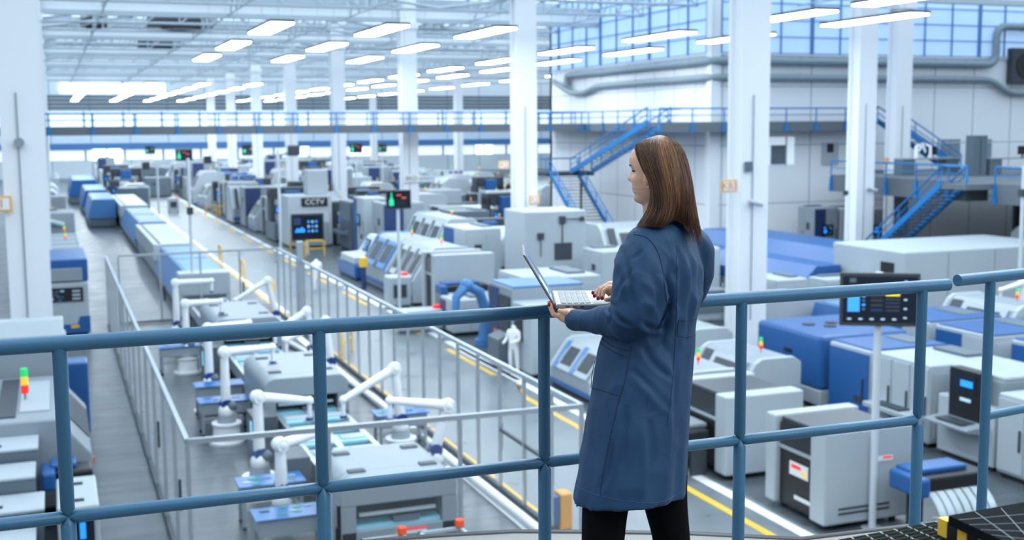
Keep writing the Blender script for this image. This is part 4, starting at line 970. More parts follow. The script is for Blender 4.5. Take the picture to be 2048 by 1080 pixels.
MB().prism([(-1.7, .95), (-1.05, .8), (-1.05, 1.08), (-1.7, 1.02)], -.8, .7, 'y', LGREY, .02).build('shelf', None, r); MB().box(-1.6, -1.2, -.5, .4, 1.06, 1.08, DGREY).build('keyboard', None, r); MB().box(-.95, .95, -.85, .85, 0, .1, BLACK).build('plinth', None, r)
cabinet(19.8, 22.2, 17.6, 21.0, 1.95, 'long white cabinet with black grips at the right edge', WHITE, None, '-x', doors=4)
for k, (x, y, h) in enumerate([(24.2, 28.6, 2.1), (24.2, 26.0, 2.1), (24.4, 23.2, 2.1), (24.4, 20.6, 2.2)]):
    r = cabinet(x, x+2.8, y, y+2.3, h, 'blue topped white cabinet, %s from the far end of the right rear row' % ORD[k], WHITE, BLUE, '-x', doors=2, bluetop=True, scr=True)
lathe(17.2, 19.2, 31.5, 34.4, 1.9, 'white machine with an open slanted glass door right of the woman', nwin=1, trim=DGREY, tower=False)
lathe(17.4, 19.4, 35.4, 38.0, 1.9, 'white machine with a slanted hood against the pillar foot', nwin=1, trim=DGREY, tower=False)
lathe(17.0, 19.0, 27.6, 30.4, 1.7, 'white machine with a slanted hood and signal lamp left of the big blue enclosure', nwin=1, trim=BLUE)
lathe(28.4, 30.8, 30.2, 33.4, 2.1, 'white machine with a sloped glass front at the right, left of the second rail', nwin=1, trim=BLUE)
lathe(28.4, 30.8, 26.6, 29.6, 2.1, 'white machine with a sloped glass front at the right edge', nwin=1, trim=BLUE, tower=False)
printer(22.2, 24.6, 34.8, 36.8, 2.1, 'black topped white machine at the foot of the thick pillar', decor=False)
cabinet(24.8, 26.2, 37.6, 39.6, 2.3, 'white cabinet with a small dark screen right of the thick pillar', WHITE, None, '-x', scr=True)
oven(23.8, 26.8, 31.2, 34.4, 2.0, 'blue hooded machine behind the monitor on the pole', [(0, 1, BLUE)], False)
r = root('white_container', 30.6, 38.6, 37.6, 42.3, 'very large plain white block with a dark recess behind the monitor', 'container')
MB().box(-4, 4, -2.3, 2.3, .1, 3.1, WHITE, .08).build('body', None, r); MB().box(-3.9, 3.9, -2.2, 2.2, 0, .1, BLACK).build('plinth', None, r)
MB().box(-4.03, -4, -1.7, -.9, .9, 2.6, BLACK).box(-4.1, -4.03, -1.7, -.9, 1.6, 1.7, LGREY).build('recess', None, r); MB().box(-1.9, -1.87, -2.32, -2.3, .2, 3, LGREY).box(.4, .43, -2.32, -2.3, .2, 3, LGREY).build('seam', None, r)
long_line(32.4, 35.6, 44.5, 57.2, 2.45, 'long blue hooded white line running back to the wall right of the thick pillar')
long_line(28.7, 30.5, 41.4, 50, 2.2, 'shorter blue hooded white line left of the thick pillar')
cabinet(28.4, 30.4, 39.6, 40.8, 1.9, 'small white machine with two dark slots before the big white block', WHITE, None, '-y')
for k in range(3): cabinet(40.+1.75*k, 41.6+1.75*k, 57., 58.6, 3.35-.1*k, 'grey and white tall cabinet against the back wall, %s from the left' % ORD[k], [LGREY, WHITE, LGREY][k], NAVY if k == 0 else None, '-y', scr=(k != 1), shelf=(k == 1))
lathe(41.5, 45.5, 40.2, 43.6, 3.3, 'white machine with black window under the low platform', nwin=1, face='-y', stripe=BLACK)
printer(38.6, 41.6, 33.6, 36.6, 3.1, 'black and white machine below the blue staircase at the right', decor=True)
oven(42.6, 47.5, 36.4, 39.6, 3.4, 'navy topped machine in the shade under the low platform', [(0, 1, NAVY)], False)
roll_unit(38.6, 32.6, 1.7, 1.4, 'black roller head with blue end near the right edge')
cabinet(34.0, 36.4, 28.0, 31.0, 2.3, 'white and blue cabinet behind the right railing end', WHITE, BLUE, '-x', bluetop=True)
for k, (x, y) in enumerate([(33.6, 34.6), (35.6, 33.4)]):
    robot(x, y, rad(160+60*k), 'small white robot arm at the right, %s of the pair under the far rail end' % ('left' if k == 0 else 'right'), el=1.1, reach=.9, fore=-.3)

# ------------------------------------------------------------------ monitors on poles, camera poles, barriers, carts
pm = GY(1759, 599, 18.95); pole_monitor(pm.x, 18.95, pm.z, 1.5, 1.04, 'large dark monitor on a pale pole at the right, in front of the machines', glow=mat('azure_glow', (60, 150, 240), .3, emit=.75)).rotation_euler = (0, 0, -rad(30))
p = GX(797, 399, 13.95); pole_monitor(p.x, p.y, p.z, 1.12, .82, 'dark monitor showing a green bottle, on a pole over the machines', scene='bottle', glow=SCRG)
p = GY(615, 455, 76); pole_monitor(p.x, 76, 1.75, 2.1, 1.75, 'big dark wall screen with a blue dashboard near the aisle', scene='dash')
for n, (px, py, Y, w_, h_) in enumerate([(368, 310, 150, 2., 1.4), (712, 296, 110, 1.2, .9), (195+570, 296, 120, .9, .9), (300, 300, 170, 1.3, 1.1), (498, 300, 140, 1.6, 1.3)]):
    p = GY(px, py, Y); pole_monitor(p.x, Y, p.z, w_, h_, 'small dark monitor hanging over the far machines, %s in order' % ORD[n], scene='bottle' if n < 2 else 'ui', glow=SCRG, pr=.05, base=False)
def camera_pole(px, py, top, label, side=-1):
    x, y = G(px, py); z = GY(px, top, y).z
    r = empty('camera_pole', (x, y, 0), 0, label, 'pole'); MB().cyl((0, 0, 0), .1, z, mat('pale_pole', (205, 212, 220), .4), 12).build('pole', None, r)
    MB().tube([(0, 0, z-.35), (side*1.0, 0, z-.15)], .05, DGREY, 8).build('bracket', None, r); MB().box(side*1.0-.35, side*1.0+.35, -.25, .25, z-.4, z+.3, DGREY, .08).build('camera', None, r)
camera_pole(318, 430, 330, 'pale pole with a dark camera left of the aisle, farthest left')
camera_pole(441, 430, 318, 'pale pole with a dark camera right of the aisle by the white rounded machine')
camera_pole(562, 500, 300, 'tall pale pole with a camera arm left of the dashboard screen', side=1)
x, y = 5.45, 53.1; r = empty('pole', (x, y, 1.88), 0, 'tall thin pale pole standing on the white end box of the nearest blue oven', 'pole'); MB().cyl((0, 0, 0), .07, 4.9, mat('pale_pole', (205, 212, 220), .4), 12).box(-.13, .13, -.13, .13, 2.5, 2.8, DGREY).build('pole_shaft', None, r)
p = GY(2040, 540, 36); r = empty('pole', (p.x, 36, 0), 0, 'pale pole with a dark clamp at the right edge', 'pole'); MB().cyl((0, 0, 0), .08, 6.4, mat('pale_pole', (205, 212, 220), .4), 12).box(-.14, .14, -.14, .14, 5.2, 5.5, DGREY).build('pole_shaft', None, r)
B0 = []
def barrier(x, y, label, rz=0.):
    if not B0:
        r = empty('barrier'); MB().tube([(-.6, 0, 0), (-.6, 0, .9), (-.5, 0, 1.), (.5, 0, 1.), (.6, 0, .9), (.6, 0, 0)], .05, YEL, 8).build('hoop', None, r); MB().tube([(-.6, 0, .5), (.6, 0, .5)], .035, YEL, 6).build('cross_bar', None, r); B0.append(r)
    else: r = copy_tree(B0[0])
    r.location = (x, y, 0); r.rotation_euler = (0, 0, rz); tag(r, label, 'barrier', 'yellow hoop barriers along the aisle')
for k in range(3): barrier(9.3, 56+9*k, 'yellow hoop barrier, %s beyond the fence on the left of the aisle' % ORD[k], PI/2)
for k, (px, py) in enumerate([(600, 505), (630, 513), (425, 432), (447, 434)]): x, y = G(px, py); barrier(x, y, 'yellow hoop barrier on the right of the aisle, %s of four' % ORD[k])
x, y = 9.6, 33.; barrier(9.5, 41.5, 'yellow hoop barrier beside the thick fence post', rad(60))
def bollard(x, y, label): r = empty('bollard', (x, y, 0), 0, label, 'bollard'); MB().cyl((0, 0, 0), .12, 1.1, NAVY, 12).build('post', None, r); MB().box(-.2, .2, -.15, .15, 1.1, 1.6, YEL, .04).build('head', None, r)
x, y = G(728, 578); bollard(x, y, 'dark post with a yellow box on top beside the blue control desk')
def cart(x, y, label, w=1.0, h=1.4):
    r = empty('cart', (x, y, 0), 0, label, 'cart'); MB().box(-w/2, w/2, -.5, .5, .12, h, WHITE, .08).build('body', None, r); MB().box(-w*.3, w*.3, -.53, -.5, h*.35, h*.75, DGREY).build('window', None, r)
    MB().box(w*.2, w*.45, -.2, .1, h, h+.12, RED).build('beacon', None, r)
    for s in (-1, 1): MB().tube([(s*w*.35, -.35, .1), (s*w*.35+.06*s, -.35, .1)], .1, BLACK, 12).tube([(s*w*.35, .35, .1), (s*w*.35+.06*s, .35, .1)], .1, BLACK, 12).build('wheels', None, r)
for px, py, lb in [(795, 615, 'white cart with a dark window at the aisle below the white line machines'), (347, 425, 'white cart standing far up the aisle'), (846, 662, 'low white box cart behind the railing left of the blue robot arm')]:
    x, y = G(px, py); cart(x, y, lb, *(1.0, 1.45) if px != 846 else (2.2, .9))
o = tag(empty('wall_box', (*G(1116, 1056), 0)), 'orange and blue boxed device low behind the railing post left of the trousers', 'device')
MB().box(-.02, .24, -.2, .2, 0, .75, mat('amber_case', (225, 160, 60), .4), .04).build('case', None, o); MB().box(-.16, -.02, -.15, .15, .1, .7, BLUE, .03).build('side_cover', None, o)

# signs on the pillars
def sign(body, px, py, Y, w, h, label, board=PAPERW, border=SIGNO, col=SIGNO):
    p = GY(px, py, Y); r = empty('pillar_sign', p, 0, label, 'sign')
    MB().box(-w/2, w/2, 0, .05, -h/2, h/2, border, .01).box(-w/2+.06, w/2-.06, -.01, 0, -h/2+.06, h/2-.06, board).build('board', None, r)
    text('lettering', body, h*.78, mat('amber_letter_paint', (226, 140, 40), .6) if col is SIGNO else col, r, (0, -.02, 0), (PI/2, 0, 0))
sign('KB3', 1459, 372, 34.3, .58, .42, 'orange bordered sign reading KB3 on the thick pillar behind the woman')
sign('1', 3, 408, 34.3, .5, .42, 'orange bordered sign cut by the left edge of the picture')
sign('K2', 1069, 399, 54.9, .55, .45, 'small orange sign right of the middle pillar'); sign('K2', 1008, 330, 54.9, .55, .4, 'faint orange sign on the left of the middle pillar')
sign('BKD', 823, 357, 75.3, 1.0, .5, 'white board with dark letters on the pillar behind the bottle monitor', border=PAPERW, col=DGREY)
sign('KB', 1772, 322, 54.8, .42, .34, 'small orange sign at the foot of the upper right stairs')
r = root('camera_machine', 14.7, 17.7, 80.3, 83.6, 'white machine with a board reading CCTV above a sloped front', 'machine'); MB().box(-1.5, 1.5, -1.2, 1.6, .1, 3.5, WHITE, .06).build('body', None, r)
MB().prism([(-1.6, .1), (-1.2, .1), (-1.2, 2.4), (-1.6, 1.7)], -1.2, 1.2, 'x', LGREY, .04).build('front', None, r); MB().box(.0, 1.4, -.6, .9, 3.5, 5.2, WHITE, .06).build('upper_housing', None, r); MB().box(-1.4, 1.4, -1.1, 1.5, 0, .1, BLACK).build('plinth', None, r)
MB().box(-.6, 1.2, -1.27, -1.2, 2.75, 3.35, BLACK, .02).build('sign_board', None, r); text('lettering', 'CCTV', .5, PAPERW, r, (.3, -1.29, 3.05), (PI/2, 0, 0))
# small gear on the near pillars
for (px, py, Y, lb) in [(1499, 333, 34.3, 'grey switch box on the thick pillar'), (38, 285, 34.3, 'round pale detector on the left pillar'), (1693, 386, 49.6, 'round grey bell on the pillar left of the lower stairs')]:
    p = GY(px, py, Y); o = empty('wall_device', p, 0, lb, 'device')
    if 'box' in lb: MB().box(-.12, .12, 0, .14, -.16, .16, MGREY, .02).build('case', None, o); 
    else: MB().cyl((0, 0, 0), .13, .15, LGREY if px < 100 else DGREY, 16, axis='y').build('case', None, o)
for (px, py, Y, lb) in [(1508, 405, 34.3, 'white security camera on the thick pillar below the switch box'), (110, 445, 69.3, 'white security camera against the tall cabinet at the left'), (1742, 378, 49.6, 'white security camera right of the pillar under the platform')]:
    p = GY(px, py, Y); o = empty('security_camera', p, 0, lb, 'camera'); k = 1.8 if px < 200 else 1; MB().tube([(-.2*k, 0, .05*k), (.25*k, -.15, -.08*k)], .08*k, WHITE, 12).build('housing', None, o); MB().box(-.06*k, .06*k, 0, .18, -.02, .04, LGREY).build('bracket', None, o)

# benches on the low platform
for k, (x, y, w_) in enumerate([(43.5, 52.0, 3.6), (47.8, 50.0, 4.5), (52.5, 50, 4)]):
    r = empty('lab_bench', (x, y, 5.29), 0, 'grey bench on the low platform, %s from the left' % ORD[k], 'bench'); MB().box(-w_/2, w_/2, -.4, .4, .85, .92, LGREY).build('top', None, r)
    for s in (-1, 1): MB().box(s*w_*.4-.4, s*w_*.4+.4, -.35, .35, 0, .85, MGREY).build('pedestal', None, r)
    m_ = empty('desk_monitor', (x+.3, y, 6.21), 0, 'black monitor on the low platform bench, %s from the left' % ORD[k], 'monitor'); MB().box(-.35, .35, -.02, .03, .15, .6, BLACK, .01).build('panel', None, m_); MB().box(-.05, .05, 0, .05, 0, .2, BLACK).box(-.15, .15, -.1, .1, 0, .02, BLACK).build('foot', None, m_)
o = empty('grey_locker', (45.0, 50.0, 5.29), 0, 'plain grey locker standing on the low platform', 'locker'); MB().box(-.45, .45, -.3, .3, 0, 2.1, MGREY, .02).build('body', None, o); MB().box(.0, .02, -.32, -.3, .1, 2.0, DGREY).build('door_gap', None, o)
for k, x in enumerate((42.8, 43.7)):
    o = empty('bench_robot', (x, 52, 6.21), rad(150*k), 'small white bench robot on the low platform, %s of the two' % ('left' if k == 0 else 'right'), 'robot'); MB().cyl((0, 0, 0), .12, .1, ROBOT, 12).build('base', None, o); MB().tube([(0, 0, .1), (0, 0, .6), (.35, 0, .8), (.6, 0, .3)], [.1, .09, .09, .05], ROBOT, 10).build('arm', None, o)

# ------------------------------------------------------------------ far rows: copies of a few machine kinds, each its own object
rn = random.Random(11)
protos = []
def gantry(x0, x1, y0, y1, h, label, head=BLUE):
    r = root('gantry_machine', x0, x1, y0, y1, label, 'machine'); w, d = (x1-x0)/2, (y1-y0)/2
    MB().box(-w, w, -d, d, .1, h*.36, MGREY, .04).build('bed', None, r); MB().box(-w+.1, w-.1, -d+.1, d-.1, 0, .1, BLACK).build('plinth', None, r)
    for sx in (-1, 1): MB().box(sx*w, sx*(w-.3), -d*.3, d*.5, h*.36, h*.92, DGREY, .03).build('column', None, r)
    MB().box(-w, w, -d*.3, d*.5, h*.78, h, DGREY, .04).build('cross_beam', None, r); MB().box(-w*.4, w*.3, -d*.75, -d*.25, h*.45, h*.95, head, .05).build('head', None, r)
    MB().box(-w*.8, w*.8, -d*.95, d*.3, h*.36, h*.42, LGREY).build('table', None, r); screen(r, (-w*.75, -d-.08, h*.62), .6, .5); signal_tower(r, w*.7, 0, h, 1.1)
    return r
def proto(f, *a, **k): r = f(*a, **k); protos.append(r)
proto(cabinet, -1.4, 1.4, -1.6, 1.6, 3.0, 'x', WHITE, BLUE, '-x', doors=3, scr=True)
proto(cabinet, -1.4, 1.4, -1.4, 1.4, 3.4, 'x', LGREY, NAVY, '-y', doors=2)
proto(lathe, -1.5, 1.5, -1.8, 1.8, 2.9, 'x', nwin=2)
proto(lathe, -1.5, 1.5, -1.8, 1.8, 2.6, 'x', nwin=2, face='-y', stripe=BLACK, trim=BLUE)
proto(printer, -1.3, 1.3, -1.5, 1.5, 2.8, 'x', decor=False)
proto(blue_box, -1.4, 1.4, -1.6, 1.6, 2.7, 'x')
proto(tank, -1.5, 1.5, -1.9, 1.9, 2.8, 'x')
proto(cabinet, -1.3, 1.3, -1.5, 1.5, 2.6, 'x', MGREY, None, '-x', doors=4, shelf=True)
NAMES = ['white machine with a blue door', 'grey machine with a navy door', 'white slanted machine', 'striped slanted machine', 'black hooded machine', 'blue enclosure', 'rounded white machine', 'dark grey machine']
proto(gantry, -1.5, 1.5, -1.7, 1.7, 3.1, 'x')
proto(gantry, -1.4, 1.4, -1.4, 1.4, 2.6, 'x', WHITE)
NAMES += ['gantry with a blue head', 'gantry with a white head']
firsts = [True]*10
LANES = [(15.9, 87, 196, 'along the right of the aisle'), (35.2, 90, 190, 'between the two far right lanes'), (-6.6, 40, 112, 'in the shaded lane left of the left pillars'), (19.2, 70, 196, 'in the lane left of the middle pillars'), (24.6, 60, 196, 'in the lane right of the middle pillars'), (28.2, 76, 196, 'in the lane toward the bridge end'),
         (32.6, 88, 196, 'in the lane beyond the lower blue flight'), (38, 92, 190, 'behind the white building'), (43, 96, 190, 'far behind the white building'), (7.3, 124, 196, 'up the line of far ovens'), (11.8, 150, 196, 'at the far end of the aisle')]
for (lx, ya, yb_, where) in LANES:
    y = ya; cnt = {}
    while y < yb_:
        k = rn.choice([0, 1, 2, 2, 3, 3, 4, 4, 5, 6, 7, 7, 8, 8, 8, 9, 9]); sc = rn.uniform(.8, 1.15); sz = rn.uniform(.75, 1.3)
        if abs(((y-34.9)+10.25) % 20.5-10.25) < 2.3 and abs(lx-21.8) < 1.6: y += 2; continue
        o = protos[k] if firsts[k] else copy_tree(protos[k]); firsts[k] = False
        o.location = (lx+rn.uniform(-.3, .3), y, 0); o.scale = (sc*.95, sc, sz)
        cnt[k] = cnt.get(k, 0)+1; i = cnt[k]-1
        tag(o, '%s, %s back %s' % (NAMES[k], ORD[i], where), 'machine', 'far machines ' + where)
        y += 3.7*sc+rn.uniform(.1, .7)+(y-60)*.011
for i, f in enumerate(firsts):
    if f: protos[i].location = (31.5, 100+5*i, 0); tag(protos[i], NAMES[i]+', beyond the lower blue flight')
for r_ in [(28.5, 61.5), (26.0, 66.0)]: pass

# distant hanging cameras and cables are too small to show; workers in white
def worker(px, py, label, face=0., h=1.75, arm=0.6):
    x, y = G(px, py); r = empty('person', (x, y, 0), face, label, 'person')
    b = MB(); k = h/1.75
    J = lambda *p: Vector(p)*k
    bm = bmesh.new(); me = bpy.data.meshes.new('body')
    pts = [(0, 0, .92), (0, 0, 1.15), (0, 0, 1.38), (0, 0, 1.5), (0, -.02, 1.62),                  # spine, neck, head
           (-.11, 0, .88), (-.12, -.03, .5), (-.13, .02, .1), (-.13, -.13, .05), (.11, 0, .88), (.12, .03, .5), (.13, .05, .1), (.13, -.1, .05),
           (-.2, 0, 1.4), (-.26, -.05, 1.15), (-.2, -.28, 1.05), (-.18, -.36, 1.05), (.2, 0, 1.4), (.27, -.05, 1.15), (.2, -.3, 1.1), (.18, -.38, 1.1)]
    E_ = [(0, 1), (1, 2), (2, 3), (3, 4), (0, 5), (5, 6), (6, 7), (7, 8), (0, 9), (9, 10), (10, 11), (11, 12), (2, 13), (13, 14), (14, 15), (15, 16), (2, 17), (17, 18), (18, 19), (19, 20)]
    R_ = [.17, .16, .18, .07, .12, .11, .085, .065, .05, .11, .085, .065, .05, .09, .065, .05, .045, .09, .065, .05, .045]
    me.from_pydata([J(*p) for p in pts], E_, []); o = bpy.data.objects.new('body', me); COL.objects.link(o); o.parent = r
    md = o.modifiers.new('skin', 'SKIN'); me.skin_vertices[0] if me.skin_vertices else None
    for i, v in enumerate(me.skin_vertices[0].data): v.radius = (R_[i]*k, R_[i]*k*.8); v.use_root = (i == 0)
    o.modifiers.new('sub', 'SUBSURF').levels = 2; me.materials.append(COVER)
    return r
WORKERS = [(1028, 748, 'person in white hooded coveralls working at the navy packing machine', rad(-60)), (634, 583, 'person in white coveralls walking on the aisle by the right line', rad(180))]
for a in WORKERS: worker(a[0], a[1], a[2], a[3])
# ------------------------------------------------------------------ the woman at the railing
from mathutils import noise, bvhtree
FW = Vector((math.sin(PSI), math.cos(PSI), 0)); RT = Vector((math.cos(PSI), -math.sin(PSI), 0)); UP = Vector((0, 0, 1))
SKIN = mat('skin', (226, 176, 148), .45, var=.05, scale=25); LIPS = mat('lip_colour', (176, 84, 84), .35)
NAILM = mat('red_nail_varnish', (150, 26, 40), .15)
COAT = None
def coat_mat():
    m = bpy.data.materials.new('navy_cotton_twill'); m.use_nodes = True
    nt = m.node_tree; N = nt.nodes; L = nt.links; b = N['Principled BSDF']; tc = N.new('ShaderNodeTexCoord')
    n1 = N.new('ShaderNodeTexNoise'); n1.inputs['Scale'].default_value = 9; n1.inputs['Detail'].default_value = 5; L.new(tc.outputs['Object'], n1.inputs['Vector'])
    mx = N.new('ShaderNodeMix'); mx.data_type = 'RGBA'; mx.inputs[6].default_value = (.010, .040, .098, 1); mx.inputs[7].default_value = (.016, .060, .138, 1)
    L.new(n1.outputs['Fac'], mx.inputs[0]); L.new(mx.outputs[2], b.inputs['Base Color'])
    b.inputs['Roughness'].default_value = .62; b.inputs['Sheen Weight'].default_value = .04; b.inputs['Specular IOR Level'].default_value = .3; b.inputs['Sheen Roughness'].default_value = .4
    b.inputs['Sheen Tint'].default_value = (.6, .75, 1, 1)
    mp = N.new('ShaderNodeMapping'); mp.inputs['Scale'].default_value = (14, 14, 5); L.new(tc.outputs['Object'], mp.inputs[0])
    n2 = N.new('ShaderNodeTexNoise'); n2.inputs['Scale'].default_value = 1; n2.inputs['Detail'].default_value = 3; n2.inputs['Distortion'].default_value = .6; L.new(mp.outputs[0], n2.inputs['Vector'])
    n3 = N.new('ShaderNodeTexNoise'); n3.inputs['Scale'].default_value = 700; L.new(tc.outputs['Object'], n3.inputs['Vector'])
    ad = N.new('ShaderNodeMath'); ad.operation = 'MULTIPLY_ADD'; ad.inputs[1].default_value = .03; L.new(n3.outputs['Fac'], ad.inputs[0]); L.new(n2.outputs['Fac'], ad.inputs[2])
    bp = N.new('ShaderNodeBump'); bp.inputs['Strength'].default_value = .35; bp.inputs['Distance'].default_value = .012; L.new(ad.outputs[0], bp.inputs['Height']); L.new(bp.outputs[0], b.inputs['Normal'])
    return m
COAT = coat_mat(); TROUS = mat('black_trouser_cloth', (12, 12, 15), .95, scale=20, spec=.1)
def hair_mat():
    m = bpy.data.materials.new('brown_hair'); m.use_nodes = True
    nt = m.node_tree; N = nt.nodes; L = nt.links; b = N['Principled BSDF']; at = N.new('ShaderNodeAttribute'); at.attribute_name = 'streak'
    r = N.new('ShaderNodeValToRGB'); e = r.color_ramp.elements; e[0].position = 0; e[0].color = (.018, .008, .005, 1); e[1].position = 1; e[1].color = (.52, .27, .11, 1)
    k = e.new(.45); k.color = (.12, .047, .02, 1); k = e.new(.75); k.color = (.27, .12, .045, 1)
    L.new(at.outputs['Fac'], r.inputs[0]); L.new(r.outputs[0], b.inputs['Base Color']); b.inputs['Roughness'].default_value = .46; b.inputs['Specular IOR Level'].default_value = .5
    return m
HAIR = hair_mat()
RO = Vector(W(1270, 1375, 3.5)); RO.z = ZP
woman = empty('person', RO, 0, 'woman in a long navy work coat holding an open laptop at the railing', 'person')
def Q(px, py, D): return Vector(W(px, py, D)) - RO
def evalmesh(o, name, voxel=None, smooth=0, parent=None, m=None):
    if voxel: md = o.modifiers.new('r', 'REMESH'); md.mode = 'VOXEL'; md.voxel_size = voxel; md.use_smooth_shade = True
    if smooth: md = o.modifiers.new('s', 'SMOOTH'); md.factor = .5; md.iterations = smooth
    dg = bpy.context.evaluated_depsgraph_get(); dg.update(); me = bpy.data.meshes.new_from_object(o.evaluated_get(dg)); me.name = name
    bpy.data.objects.remove(o); me.materials.clear()
    if m: me.materials.append(m)
    n = bpy.data.objects.new(name, me); COL.objects.link(n); n.parent = parent
    me.polygons.foreach_set('use_smooth', [True]*len(me.polygons)); return n
def cat(pts, n):
    """Catmull-Rom through tuples, n samples"""
    P = [tuple(p) for p in pts]; P = [P[0]]+P+[P[-1]]; out = []; S = len(P)-3
    for i in range(n):
        t = i/(n-1)*S; k = min(int(t), S-1); t -= k; a, b, c, d = P[k:k+4]
        out.append(tuple(.5*((2*b[j])+(-a[j]+c[j])*t+(2*a[j]-5*b[j]+4*c[j]-d[j])*t*t+(-a[j]+3*b[j]-3*c[j]+d[j])*t**3) for j in range(len(a))))
    return out
def limb(mb, pts, n=24, seg=18, flat=1.):
    """tapering round limb through (px,py,D,r)"""
    s = cat(pts, n); mb.tube([Q(p[0], p[1], p[2]) for p in s], [p[3] for p in s], None, seg)
    mb.ball(Q(*s[0][:3]), s[0][3]*.98, None, 14, 8); mb.ball(Q(*s[-1][:3]), s[-1][3]*.98, None, 14, 8)

# --- head (x forward, y left, z up from the chin), then placed on the neck
HS = .97; YAW = rad(24)
HO = Q(1314, 409, 3.52); HX = (-RT*math.cos(YAW)+FW*math.sin(YAW)); HY = UP.cross(HX)
def HP(x, y, z): return HO + HX*(x*HS) + HY*(y*HS) + UP*(z*HS)
fz = [(0, .05), (.006, .066), (.014, .073), (.022, .072), (.029, .068), (.035, .073), (.040, .077), (.044, .0735), (.049, .079), (.055, .077), (.062, .0755), (.075, .077), (.09, .077), (.102, .0765), (.112, .081), (.122, .085), (.14, .086), (.16, .079), (.178, .062), (.192, .04), (.2, .02), (.2035, .002)]
bz = [(0, .0), (.02, .03), (.05, .062), (.08, .08), (.11, .088), (.14, .084), (.16, .07), (.178, .05), (.192, .03), (.2, .014), (.2035, .002)]
wz = [(0, .024), (.01, .036), (.03, .05), (.05, .058), (.08, .067), (.11, .070), (.14, .066), (.16, .056), (.178, .042), (.192, .033), (.2, .018), (.2035, .002)]
def itp(T, z):
    for i in range(len(T)-1):
        if z <= T[i+1][0]: a, b = T[i], T[i+1]; t = (z-a[0])/(b[0]-a[0]); return a[1]+(b[1]-a[1])*t
    return T[-1][1]
head = MB(); NZ, NT = 62, 64; vs = []; fs = []
for i in range(NZ):
    z = .2035*(1-(1-i/(NZ-1))**1.0); f, bk, w_ = itp(fz, z), itp(bz, z), itp(wz, z)
    for k in range(NT):
        th = 2*PI*k/NT; c, s = math.cos(th), math.sin(th)
        x = (f if c > 0 else bk)*math.copysign(abs(c)**.9, c); y = w_*math.copysign(abs(s)**.95, s)*(1-.1*max(c, 0)**2)
        if c > 0:
            na = max(0, 1-(.074-z)/.012) if z < .074 else max(0, min(1, (.110-z)/.034))
            if .060 < z < .108: x += .0185*na*math.exp(-(y/(.0085+.004*na))**2)
            for sg in (-1, 1):
                x -= .011*math.exp(-((y-sg*.03)/.014)**2-((z-.098)/.010)**2); x += .004*math.exp(-((y-sg*.036)/.02)**2-((z-.072)/.014)**2)
        if z < .05: y *= 1.0
        vs.append(HP(x, y, z))
for i in range(NZ-1):
    for k in range(NT): fs.append((i*NT+k, i*NT+(k+1) % NT, (i+1)*NT+(k+1) % NT, (i+1)*NT+k))
fs += [list(range(NT))[::-1], [(NZ-1)*NT+k for k in range(NT)]]
head.add(vs, fs)
for sg in (-1, 1):                                            # ears
    E0 = HP(.006, sg*.0655, .074)
    for k in range(9):
        a = rad(-120+30*k); head.ball(E0+HX*(.010*math.cos(a))*HS+UP*(.020*math.sin(a)-.0*k)+HY*(sg*.006), .0052-.0004*abs(k-4), None, 8, 6)
    head.ball(E0+HY*sg*.001, .012, None, 8, 6)
# --- neck, trunk, arms, legs, hands in one surface
B = head
limb(B, [(1332, 470, 3.56, .075), (1328, 446, 3.55, .056), (1320, 425, 3.54, .05), (1318, 400, 3.53, .05), (1318, 375, 3.525, .052)], 12)
limb(B, [(1333, 485, 3.55, .07), (1336, 530, 3.55, .09), (1322, 600, 3.54, .09), (1303, 660, 3.54, .09), (1290, 720, 3.53, .10), (1283, 770, 3.53, .10)], 16)
limb(B, [(1292, 500, 3.44, .05), (1280, 560, 3.39, .046), (1270, 625, 3.365, .042), (1235, 640, 3.42, .036), (1190, 640, 3.49, .03), (1158, 638, 3.555, .025)], 20)
limb(B, [(1372, 520, 3.66, .028), (1366, 575, 3.75, .032), (1345, 615, 3.80, .04), (1290, 606, 3.74, .034), (1246, 594, 3.69, .026)], 20)
limb(B, [(1262, 780, 3.47, .085), (1230, 940, 3.44, .052), (1206, 1080, 3.445, .044), (1202, 1220, 3.46, .04), (1200, 1340, 3.48, .038)], 20)
limb(B, [(1312, 780, 3.60, .085), (1327, 940, 3.585, .052), (1343, 1080, 3.585, .042), (1350, 1220, 3.6, .04), (1352, 1335, 3.62, .038)], 20)
def finger(pts, r): s = cat(pts, 9); B.tube([Q(*p) for p in s], [r*(1-.25*i/8) for i in range(9)], None, 10); B.ball(Q(*s[-1]), r*.76, None, 10, 6); B.ball(Q(*pts[1]), r*1.04, None, 10, 6)
# right hand, palm down over the keys
limb(B, [(1246, 594, 3.69, .025), (1232, 583, 3.675, .027), (1222, 577, 3.665, .024)], 8)
for (x, y, D) in ((1218, 576, 3.635), (1215, 574, 3.658), (1213, 573, 3.68), (1213, 574, 3.70)): limb(B, [(1234, 585, 3.67, .016), (x+3, y+2, D, .0125), (x, y, D, .0115)], 7, 12)
RF = [([(1218, 576, 3.632), (1208, 582, 3.625), (1205, 596.5, 3.62)], .0082), ([(1214, 573, 3.655), (1203, 579, 3.65), (1197, 597, 3.645)], .0084), ([(1212, 572, 3.68), (1200, 577, 3.678), (1190, 592, 3.673)], .0082), ([(1212, 573, 3.702), (1201, 577, 3.706), (1187, 586, 3.706)], .0072)]
for p, r in RF: finger(p, r)
finger([(1232, 590, 3.645), (1222, 597, 3.61), (1212, 599, 3.60)], .0096)
